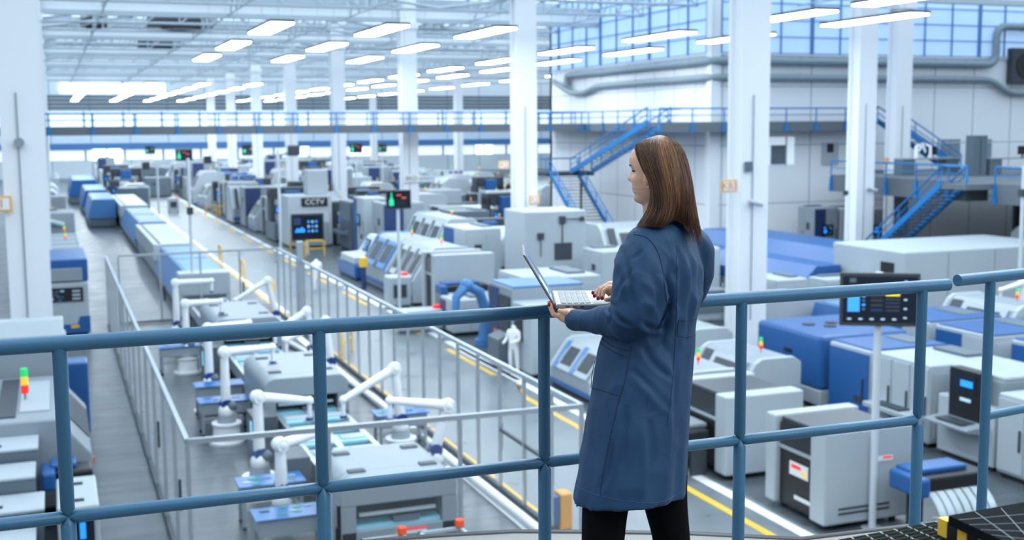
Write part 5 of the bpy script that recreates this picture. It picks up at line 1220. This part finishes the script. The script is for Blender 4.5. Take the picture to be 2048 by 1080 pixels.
# left hand under the hinge corner
limb(B, [(1158, 638, 3.555, .025), (1144, 634, 3.58, .026), (1128, 630, 3.61, .022)], 8)
LF = [([(1126, 632, 3.60), (1108, 629, 3.60), (1100.5, 608, 3.60)], .0082), ([(1127, 631, 3.625), (1107, 628, 3.625), (1098, 606, 3.625)], .0084), ([(1128, 630, 3.65), (1107, 626, 3.65), (1098, 605, 3.65)], .008), ([(1130, 629, 3.67), (1110, 625, 3.672), (1100, 608, 3.675)], .0072)]
for p, r in LF: limb(B, [(1142, 634, 3.59, .018), (p[0][0]+2, p[0][1], p[0][2], .012)], 5, 10); finger(p, r)
finger([(1148, 629, 3.56), (1132, 625, 3.565), (1119, 621.5, 3.575)], .0092)
body = evalmesh(B.build('tmp'), 'body', .0030, 2, woman, SKIN)
body.data.materials.append(LIPS)
inv = Matrix((HX, HY, UP)); mi = []
for p in body.data.polygons:
    q = inv @ (p.center-HO)/HS; mi.append(1 if (.0345 < q.z < .0535 and q.x > .06 and abs(q.y) < .021-(abs(q.z-.044)*.9)) else 0)
body.data.polygons.foreach_set('material_index', mi)
# eyes, brows, lashes
for sg, nm in ((1, 'near'), (-1, 'far')):
    e = MB().ball(HP(.0505, sg*.031, .0975), .0095, mat('eye_white', (235, 232, 228), .2)).ball(HP(.0562, sg*.031, .0975), .0045, mat('brown_iris', (60, 36, 24), .1)); e.build('eye', None, woman)
    l = MB()
    for k in range(12): a = -1+2*k/11; l.tube([HP(.0610-.004*abs(a)-.002*(a*sg > 0), sg*.031+a*.0125, .1015-.002*a*a), HP(.0690-.004*abs(a), sg*.031+a*.0155, .1035-.003*a*a)], [.0006, .0003], mat('dark_lash', (30, 22, 20), .5), 4)
    l.tube([HP(.0615-.006*abs(a)**2, sg*.031+a*.0145, .1015-.0025*a*a) for a in [-1+.25*i for i in range(9)]], .0011, mat('dark_lash', (30, 22, 20)), 5); l.build('eyelashes', None, woman)
    MB().tube([HP(.0805-.013*t*t, sg*(.014+.034*t), .1145+.006*math.sin(PI*t*.8)) for t in [i/8 for i in range(9)]], [.0008, .0013, .0016, .0017, .0017, .0015, .0013, .001, .0006], mat('brown_brow', (84, 58, 44), .8), 6).build('eyebrow', None, woman)
for P_ in [p[-1] for p, r in RF]: MB().ball(Q(P_[0]-1.5, P_[1]-.5, P_[2]-.003), .0062, NAILM, 10, 6, (.8, .8, 1.1)).build('fingernail', None, woman)
for p, r in LF[:1]: P_ = p[-1]; MB().ball(Q(P_[0]-2.2, P_[1]+1, P_[2]-.003), .0062, NAILM, 10, 6, (.8, .8, 1.2)).build('fingernail', None, woman)

# --- hair: a lofted sheet of guide locks plus loose strands
GD = [[(1306, 274, 3.50), (1277, 285, 3.47), (1271, 298, 3.455), (1277, 318, 3.442), (1286, 340, 3.432), (1296, 360, 3.425), (1301, 385, 3.43), (1297, 412, 3.44), (1286, 434, 3.435), (1271, 455, 3.43)],
      [(1310, 272.5, 3.50), (1288, 281, 3.455), (1284, 300, 3.43), (1290, 325, 3.42), (1299, 350, 3.412), (1306, 375, 3.408), (1308, 400, 3.41), (1303, 422, 3.41), (1293, 440, 3.405), (1281, 456, 3.40)],
      [(1315, 271, 3.50), (1303, 279, 3.45), (1302, 300, 3.418), (1309, 328, 3.403), (1317, 356, 3.396), (1323, 384, 3.39), (1324, 408, 3.388), (1321, 428, 3.386), (1314, 443, 3.385), (1306, 455, 3.385)],
      [(1319, 270.5, 3.50), (1322, 278, 3.45), (1326, 300, 3.415), (1333, 330, 3.398), (1340, 360, 3.39), (1344, 388, 3.386), (1344, 410, 3.386), (1341, 430, 3.388), (1335, 444, 3.39), (1327, 455, 3.39)],
      [(1323, 270.5, 3.505), (1338, 279, 3.462), (1348, 302, 3.435), (1356, 332, 3.42), (1362, 362, 3.412), (1365, 390, 3.41), (1364, 410, 3.413), (1361, 424, 3.42), (1358, 434, 3.425), (1352, 442, 3.425)],
      [(1326, 271, 3.51), (1349, 282, 3.49), (1363, 306, 3.475), (1371, 334, 3.465), (1377, 362, 3.458), (1380, 388, 3.455), (1382, 408, 3.455), (1386, 428, 3.452), (1390, 446, 3.45), (1394, 464, 3.45)],
      [(1328, 272, 3.52), (1353, 285, 3.53), (1367, 309, 3.535), (1375, 336, 3.535), (1381, 364, 3.535), (1385, 390, 3.535), (1388, 412, 3.53), (1392, 434, 3.525), (1396, 452, 3.52), (1401, 473, 3.51)],
      [(1326, 273, 3.53), (1347, 286, 3.575), (1359, 310, 3.6), (1366, 336, 3.605), (1372, 364, 3.605), (1376, 390, 3.60), (1379, 412, 3.6), (1383, 432, 3.59), (1386, 448, 3.58), (1390, 462, 3.57)],
      [(1320, 273, 3.545), (1323, 286, 3.61), (1326, 308, 3.635), (1330, 336, 3.645), (1334, 364, 3.645), (1337, 390, 3.645), (1339, 410, 3.64), (1340, 428, 3.635), (1340, 442, 3.63), (1340, 455, 3.62)],
      [(1310, 274, 3.535), (1287, 287, 3.59), (1280, 302, 3.61), (1282, 322, 3.622), (1285, 345, 3.628), (1290, 368, 3.625), (1294, 392, 3.62), (1297, 412, 3.61), (1298, 430, 3.605), (1295, 445, 3.6)]]
NG = len(GD); NS_ = 30; GR = [cat(g, NS_) for g in GD]
def hairpt(u, t):
    """u 0..1 across the guides, t 0..1 root to tip, in picture-and-distance guide space"""
    x = u*(NG-1); k = min(int(x), NG-2); col = cat([tuple(g[min(int(t*(NS_-1)), NS_-1)]) for g in GR[max(0, k-1):k+3]], 3*10+1) if False else None
    i = min(int(t*(NS_-1)), NS_-2); ft = t*(NS_-1)-i; ks = [max(0, k-1), k, k+1, min(NG-1, k+2)]
    P = [tuple(GR[q][i][j]*(1-ft)+GR[q][i+1][j]*ft for j in range(3)) for q in ks]; t_ = x-k; a, b, c, d = P
    return tuple(.5*((2*b[j])+(-a[j]+c[j])*t_+(2*a[j]-5*b[j]+4*c[j]-d[j])*t_*t_+(-a[j]+3*b[j]-3*c[j]+d[j])*t_**3) for j in range(3))
SKV = [Vector(v) for v in vs]
hm = MB(); NU = 150; NV = 46; hv = []; st = []
HC = Q(1318, 345, 3.52)
for i in range(NU):
    u = i/(NU-1); n1 = noise.noise(Vector((u*40, 0, 0))); n2 = noise.noise(Vector((u*14, 5, 0)))
    end = .93+.06*noise.noise(Vector((u*30, 9, 0)))-.10*max(0, 1-abs(u-.5)/.06)
    for j in range(NV):
        t = j/(NV-1)*end; p = Q(*hairpt(u, t)); ax = Vector((HC.x, HC.y, p.z)); o_ = (p-ax).normalized()
        p = p+o_*((.0022*n1+.003*n2)*min(1, t*5))-o_*.003
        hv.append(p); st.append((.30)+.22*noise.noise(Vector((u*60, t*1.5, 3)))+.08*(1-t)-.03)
hf = [(i*NV+j, (i+1)*NV+j, (i+1)*NV+j+1, i*NV+j+1) for i in range(NU-1) for j in range(NV-1)]
hm.add(hv, hf, HAIR, True)
inn = [v+(Vector((HC.x, HC.y, v.z))-v).normalized()*.012 for v in hv]; o0 = len(hm.v); hm.add(inn, [f[::-1] for f in hf], HAIR, True)
rim = [i*NV+NV-1 for i in range(NU)]; hm.sm += [True]*(NU-1); hm.m += [0]*(NU-1); hm.f += [[rim[i], rim[i+1], rim[i+1]+o0, rim[i]+o0] for i in range(NU-1)]
for e_ in (0, NU-1): hm.f += [[e_*NV+j, e_*NV+j+1, e_*NV+j+1+o0, e_*NV+j+o0] for j in range(NV-1)]; hm.sm += [True]*(NV-1); hm.m += [0]*(NV-1)
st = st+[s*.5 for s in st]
rh = random.Random(5)
for k in range(2600):
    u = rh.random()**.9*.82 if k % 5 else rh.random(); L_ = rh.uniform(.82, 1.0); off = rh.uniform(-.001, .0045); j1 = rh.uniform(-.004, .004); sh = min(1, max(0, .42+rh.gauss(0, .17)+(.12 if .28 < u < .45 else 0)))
    t0 = rh.choice([0, 0, 0, rh.uniform(0, .3)]); pts = []; ph = rh.uniform(0, 6); wv = rh.uniform(.0, .0025)
    for i in range(13):
        t = t0+(L_-t0)*i/12; uu = min(1, max(0, u+j1*(t*2)+.002*math.sin(ph+t*5))); p = Q(*hairpt(uu, t)); o_ = (p-Vector((HC.x, HC.y, p.z))).normalized()
        pts.append(p+o_*(off*min(1, t*6)+wv*math.sin(ph+t*7)))
    w0 = rh.uniform(.0006, .0012); n0 = len(hm.v); hm.tube(pts, [w0*.6]+[w0]*10+[w0*.6, w0*.2], HAIR, 3, False)
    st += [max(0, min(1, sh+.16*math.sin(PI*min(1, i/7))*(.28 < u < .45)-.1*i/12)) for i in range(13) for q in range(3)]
for k in range(60):                                          # wisps parting at the back
    u = rh.uniform(.5, .62); pts = []; dx = rh.uniform(-6, 6)
    for i in range(10): t = .55+.5*i/9; p = hairpt(min(1, u), min(1, t)); pts.append(Q(p[0]+dx*(i/9)**2, p[1]+(8+10*(k % 3))*(i/9)**2, p[2]-.004))
    hm.tube(pts, [.0008]*8+[.0005, .0002], HAIR, 3, False); st += [.25]*30
hair = hm.build('hair', None, woman)
a_ = hair.data.attributes.new('streak', 'FLOAT', 'POINT'); a_.data.foreach_set('value', st)

# --- coat
ROWS_ = [(437, 1296, 1352, .055, .0), (447, 1280, 1374, .10, .3), (458, 1268, 1388, .15, .35), (474, 1262, 1402, .175, .4), (500, 1257, 1412, .185, .42), (540, 1250, 1416, .18, .42), (580, 1243, 1413, .165, .38), (620, 1226, 1405, .15, .3), (655, 1210, 1396, .145, .25),
         (690, 1197, 1392, .15, .2), (730, 1190, 1388, .165, .18), (774, 1182, 1384, .18, .15), (820, 1173, 1380, .19, .12), (868, 1164, 1376, .2, .1), (920, 1155, 1373, .21, .1), (982, 1146, 1369, .22, .1)]
rows = cat(ROWS_, 90); cm = MB(); NTH = 96; vs = []; DC = 3.53
for i, (y, xl, xr, b_, sk) in enumerate(rows):
    Lp, Rp = Q(xl, y, DC), Q(xr, y, DC); c = (Lp+Rp)/2; a = (Rp-Lp).dot(RT)/2; s_ = min(sk*b_, a*.8); a2 = math.sqrt(a*a-s_*s_); tt = max(0, (y-660)/320)
    for k in range(NTH):
        th = 2*PI*k/NTH; fold = 1+tt*(.035*math.sin(th*5+1.2+tt*1.0)+.022*math.sin(th*9+2.5)+.014*math.sin(th*14+.4))*(1 if abs(math.cos(th)) < .93 else .4)
        X = (a2*math.cos(th)+s_*math.sin(th))*fold; Y = b_*math.sin(th)*fold
        vs.append(c+RT*X+FW*Y+UP*(-.012*tt*math.sin(th*2+1)))
n_ = len(rows); fs = [(i*NTH+k, i*NTH+(k+1) % NTH, (i+1)*NTH+(k+1) % NTH, (i+1)*NTH+k) for i in range(n_-1) for k in range(NTH)]
cm.add(vs, fs+[list(range(NTH)), [(n_-1)*NTH+k for k in range(NTH)][::-1]])
limb(cm, [(1306, 476, 3.485, .05), (1293, 494, 3.44, .064), (1284, 520, 3.405, .069), (1279, 560, 3.385, .069), (1276, 598, 3.37, .067), (1270, 626, 3.365, .063), (1250, 640, 3.385, .055), (1222, 642, 3.43, .043), (1190, 641, 3.49, .036), (1160, 640, 3.545, .0315), (1149, 640, 3.565, .031)], 40, 28)
limb(cm, [(1372, 482, 3.62, .055), (1388, 505, 3.67, .062), (1386, 545, 3.73, .062), (1372, 590, 3.78, .06), (1345, 612, 3.79, .055), (1300, 606, 3.75, .044), (1262, 598, 3.70, .037), (1252, 596, 3.69, .034)], 36, 24)
coat = evalmesh(cm.build('tmp'), 'work_coat', .0062, 5, woman, COAT)
import numpy as np
me = coat.data; EL = Q(1262, 628, 3.36); SHD = Q(1300, 500, 3.43); AR = Q(1345, 560, 3.4)
nor = [v.normal.copy() for v in me.vertices]
CR = [([(1326, 548), (1333, 590), (1331, 640), (1322, 695)], 5.5, .020), ([(1352, 500), (1357, 560), (1350, 615)], 5, .009), ([(1372, 500), (1379, 560), (1377, 620), (1370, 690)], 6, .007), ([(1396, 520), (1399, 580), (1393, 632)], 5, .007),
      ([(1247, 500), (1260, 555), (1262, 605)], 5, .007), ([(1234, 602), (1246, 572), (1268, 538)], 4, .006), ([(1300, 545), (1313, 590), (1308, 640)], 5, .007), ([(1214, 618), (1226, 632), (1220, 650)], 3.5, .008),
      ([(1226, 618), (1244, 640), (1266, 652)], 4, .007), ([(1262, 738), (1298, 772), (1340, 822)], 7, .006), ([(1285, 690), (1305, 725), (1345, 762)], 6, .006), ([(1252, 810), (1250, 865), (1240, 940)], 7, .006),
      ([(1300, 840), (1306, 915), (1296, 1000)], 8, .009), ([(1345, 700), (1352, 800), (1348, 920)], 7, .007), ([(1225, 880), (1215, 940), (1200, 985)], 6, .006), ([(1280, 640), (1300, 655), (1330, 655)], 5, .008), ([(1290, 486), (1282, 505), (1262, 520)], 4, .005)]
CRS = []
for pts_, w_, d_ in CR:
    s_ = cat(pts_, 16); CRS.append((s_, w_, d_, min(q[0] for q in s_)-5*w_, max(q[0] for q in s_)+5*w_, min(q[1] for q in s_)-3*w_, max(q[1] for q in s_)+3*w_))
def pix(p):
    v = p+RO-CAM; D = v.dot(_d); X, Y = F*v.dot(_r)/D, F*v.dot(_u)/D
    return 1024+X*math.cos(RHO)-Y*math.sin(RHO), 540-(X*math.sin(RHO)+Y*math.cos(RHO))
def crease(p, nn):
    face = -nn.dot((p+RO-CAM).normalized())
    if face < .05: return 0
    x, y = pix(p); out_ = 0
    for s_, w_, d_, xa_, xb_, ya_, yb__ in CRS:
        if x < xa_ or x > xb_ or y < ya_ or y > yb__: continue
        best = 1e9
        for i in range(15):
            ax, ay = s_[i]; bx_, by_ = s_[i+1]; ex, ey = bx_-ax, by_-ay; t = max(0, min(1, ((x-ax)*ex+(y-ay)*ey)/(ex*ex+ey*ey+1e-9)))
            dx, dy = x-ax-t*ex, y-ay-t*ey; q = dx*dx+dy*dy
            if q < best: best = q; sg_ = 1 if ex*dy-ey*dx > 0 else -1; tt_ = (i+t)/15
        sd = sg_*math.sqrt(best); env = math.sin(PI*min(1, max(0, tt_)))**.6
        out_ += d_*env*(-math.exp(-(sd/w_)**2)+.6*math.exp(-((sd-1.7*w_)/(w_*1.2))**2)+.35*math.exp(-((sd+1.9*w_)/(w_*1.4))**2))
    return out_*min(1, face*2)
for v, nn in zip(me.vertices, nor):
    p = v.co; z = p.z+ZP
    s = noise.noise(Vector((p.dot(RT)*16, p.dot(FW)*16, p.z*4.5))); r1 = 1-abs(noise.noise(Vector((p.dot(RT)*11+p.z*6, p.dot(FW)*9, p.z*7-p.dot(RT)*8))))*2
    r2 = 1-abs(noise.noise(Vector((p.dot(RT)*22+3, p.dot(FW)*16, p.z*16+p.dot(RT)*20))))*2
    d = .0035*s+.005*(r1-.45)
    de = (p-EL).length; d += .012*max(0, 1-de/.17)*r2
    ds = (p-SHD).length; d += .007*max(0, 1-ds/.16)*r2
    da = (p-AR).length; d += .015*max(0, 1-da/.2)*(1-abs(noise.noise(Vector((p.dot(RT)*18, 2, p.z*7))))*2)
    if z < 7.2: d *= .75
    d += crease(p, nn)
    v.co = p+nn*d
me.update()
dgv = [v.co.copy() for v in me.vertices]; bvh = bvhtree.BVHTree.FromPolygons(dgv, [p.vertices[:] for p in me.polygons])
def on_coat(px, py, lift=.0015):
    o_ = CAM-RO; d_ = ray(px, py).normalized(); h = bvh.ray_cast(o_, d_)
    return (h[0]+h[1]*lift) if h[0] is not None else Q(px, py, 3.4)
SEAM = mat('dark_navy_seam', (20, 36, 66), .7); THR = mat('navy_stitching', (58, 88, 128), .7)
def seam(pts, name, r=.0011, m=SEAM, lift=.0006, n=40):
    s = cat(pts, n); return MB().tube([on_coat(p[0], p[1], lift) for p in s], r, m, 5).build(name, None, coat)
seam([(1263, 692), (1256, 730), (1250, 760), (1238, 800), (1226, 850), (1214, 905), (1204, 960), (1200, 990)], 'side_seam')
seam([(1201, 686), (1228, 704), (1256, 715)], 'pocket_edge'); seam([(1203, 678), (1230, 694), (1259, 702)], 'pocket_flap_edge')
seam([(1182, 775), (1205, 781), (1240, 792)], 'pocket_edge'); seam([(1190, 722), (1184, 750), (1182, 774)], 'pocket_edge')
seam([(1268, 469), (1290, 474), (1305, 487), (1318, 510), (1326, 545), (1330, 580), (1334, 610)], 'shoulder_seam', .0013)
seam([(1357, 640), (1375, 641), (1394, 636)], 'belt_edge'); seam([(1354, 672), (1374, 674), (1391, 670)], 'belt_edge'); seam([(1357, 640), (1355, 655), (1354, 672)], 'belt_edge')
seam([(1352, 490), (1354, 560), (1352, 640), (1348, 720), (1342, 790), (1334, 850)], 'back_seam', .0008)
seam([(1151, 972), (1200, 992), (1260, 1003), (1320, 1004), (1366, 982)], 'hem_stitching', .0007, THR)
seam([(1158, 624), (1160, 640), (1158, 658)], 'cuff_stitching', .0007, THR)
MB().tube([Q(1156, 640, 3.555), Q(1146, 640, 3.57)], [.0275, .0265], mat('cream_shirt_cuff', (226, 222, 208), .8), 20).build('shirt_cuff', None, woman)
t = MB(); limb(t, [(1262, 800, 3.47, .10), (1228, 940, 3.44, .078), (1212, 1005, 3.44, .068), (1206, 1080, 3.445, .062), (1202, 1180, 3.46, .057), (1200, 1290, 3.47, .055), (1200, 1345, 3.48, .055)], 30, 24)
limb(t, [(1312, 800, 3.60, .10), (1325, 940, 3.585, .075), (1331, 1005, 3.58, .066), (1343, 1080, 3.585, .056), (1350, 1180, 3.6, .055), (1352, 1290, 3.61, .055), (1352, 1335, 3.62, .055)], 30, 24)
evalmesh(t.build('tmp'), 'trousers', .009, 3, woman, TROUS)
for (px, D) in ((1200, 3.48), (1352, 3.62)):
    c = Q(px, 1350, D); c.z = 0; f_ = HX
    s = MB(); s.M = Matrix.Translation(c) @ Matrix(((HX.x, HY.x, 0, 0), (HX.y, HY.y, 0, 0), (0, 0, 1, 0), (0, 0, 0, 1)))
    s.prism([(-.07, .0), (.17, .0), (.175, .03), (.12, .06), (.05, .09), (-.06, .09), (-.075, .04)], -.04, .04, 'y', BLACK, .012); s.build('shoe', None, woman)

# --- laptop
lo = Vector(W(1111, 617, 3.6)); lap = empty('laptop', lo, 0, 'open silver laptop the woman holds over the railing with one hand typing', 'laptop')
LS = mat('silver_laptop_shell', (150, 152, 156), .3, metal=.7); KEY = mat('light_grey_keys', (112, 117, 123), .4)
ML = Matrix(((RT.x, FW.x, 0, 0), (RT.y, FW.y, 0, 0), (0, 0, 1, 0), (0, 0, 0, 1)))
b = MB(); b.M = ML; b.box(0, .222, 0, .31, -.001, .011, LS, .003); b.build('base', None, lap)
b = MB(); b.M = ML; b.box(.004, .218, .003, .307, .011, .0122, mat('pale_keyboard_deck', (150, 155, 161), .4, metal=.3)); b.build('keyboard_deck', None, lap)
b = MB(); b.M = ML
for i in range(5):
    for j in range(14): b.box(.018+i*.0185, .018+i*.0185+.0155, .02+j*.0195, .02+j*.0195+.0165, .0122, .0142, KEY)
tag(b.build('keys', None, lap), kind='stuff')
b = MB(); b.M = ML; b.box(.128, .2, .1, .21, .0122, .0128, STEEL); b.build('touchpad', None, lap)
th = math.atan2(62, 105); Ls = .183
b = MB(); b.M = ML @ Matrix.Translation((.0, 0, .006)) @ Matrix.Rotation(-th, 4, 'Y'); b.box(-.005, .0, 0, .31, .0, Ls, mat('bronze_laptop_lid', (120, 104, 96), .3, metal=.7), .002); sc_ = b.build('screen_lid', None, lap)
d = MB(); d.M = b.M; d.box(.0002, .0014, .006, .304, .012, Ls-.006, mat('laptop_screen', (70, 96, 130), .1, emit=.6)); d.build('display', None, sc_)
d = MB(); d.M = b.M; d.box(.0014, .0018, .03, .15, .04, Ls*.5, SCRW).box(.0014, .0018, .17, .28, .04, Ls*.85, mat('slate_page', (60, 74, 96), .3, emit=.3)); d.build('interface', None, sc_)
b = MB(); b.M = ML; b.tube([(0, .02, .008), (0, .29, .008)], .0045, DGREY, 10); b.build('hinge', None, lap)
b = MB(); b.M = ML
for k in range(3): b.box(.03+.022*k, .042+.022*k, -.0006, .0004, .003, .0065, BLACK)
b.build('ports', None, lap)
# ------------------------------------------------------------------ light and colour
w = bpy.data.worlds.new('world'); C.world = w; w.use_nodes = True
bg = w.node_tree.nodes['Background']; bg.inputs[0].default_value = (.8, .9, 1., 1); bg.inputs[1].default_value = 0.28
C.view_settings.view_transform = 'Standard'; C.view_settings.look = 'None'; C.view_settings.gamma = 1; C.view_settings.use_curve_mapping = False
C.view_settings.exposure = 0.16
C.cycles.use_denoising = True
C.cycles.use_adaptive_sampling = True; C.cycles.adaptive_threshold = .03
C.cycles.max_bounces = 6; C.cycles.diffuse_bounces = 3; C.cycles.glossy_bounces = 3; C.cycles.transmission_bounces = 4; C.cycles.transparent_max_bounces = 16
C.cycles.caustics_reflective = False; C.cycles.caustics_refractive = False; C.cycles.sample_clamp_indirect = 6
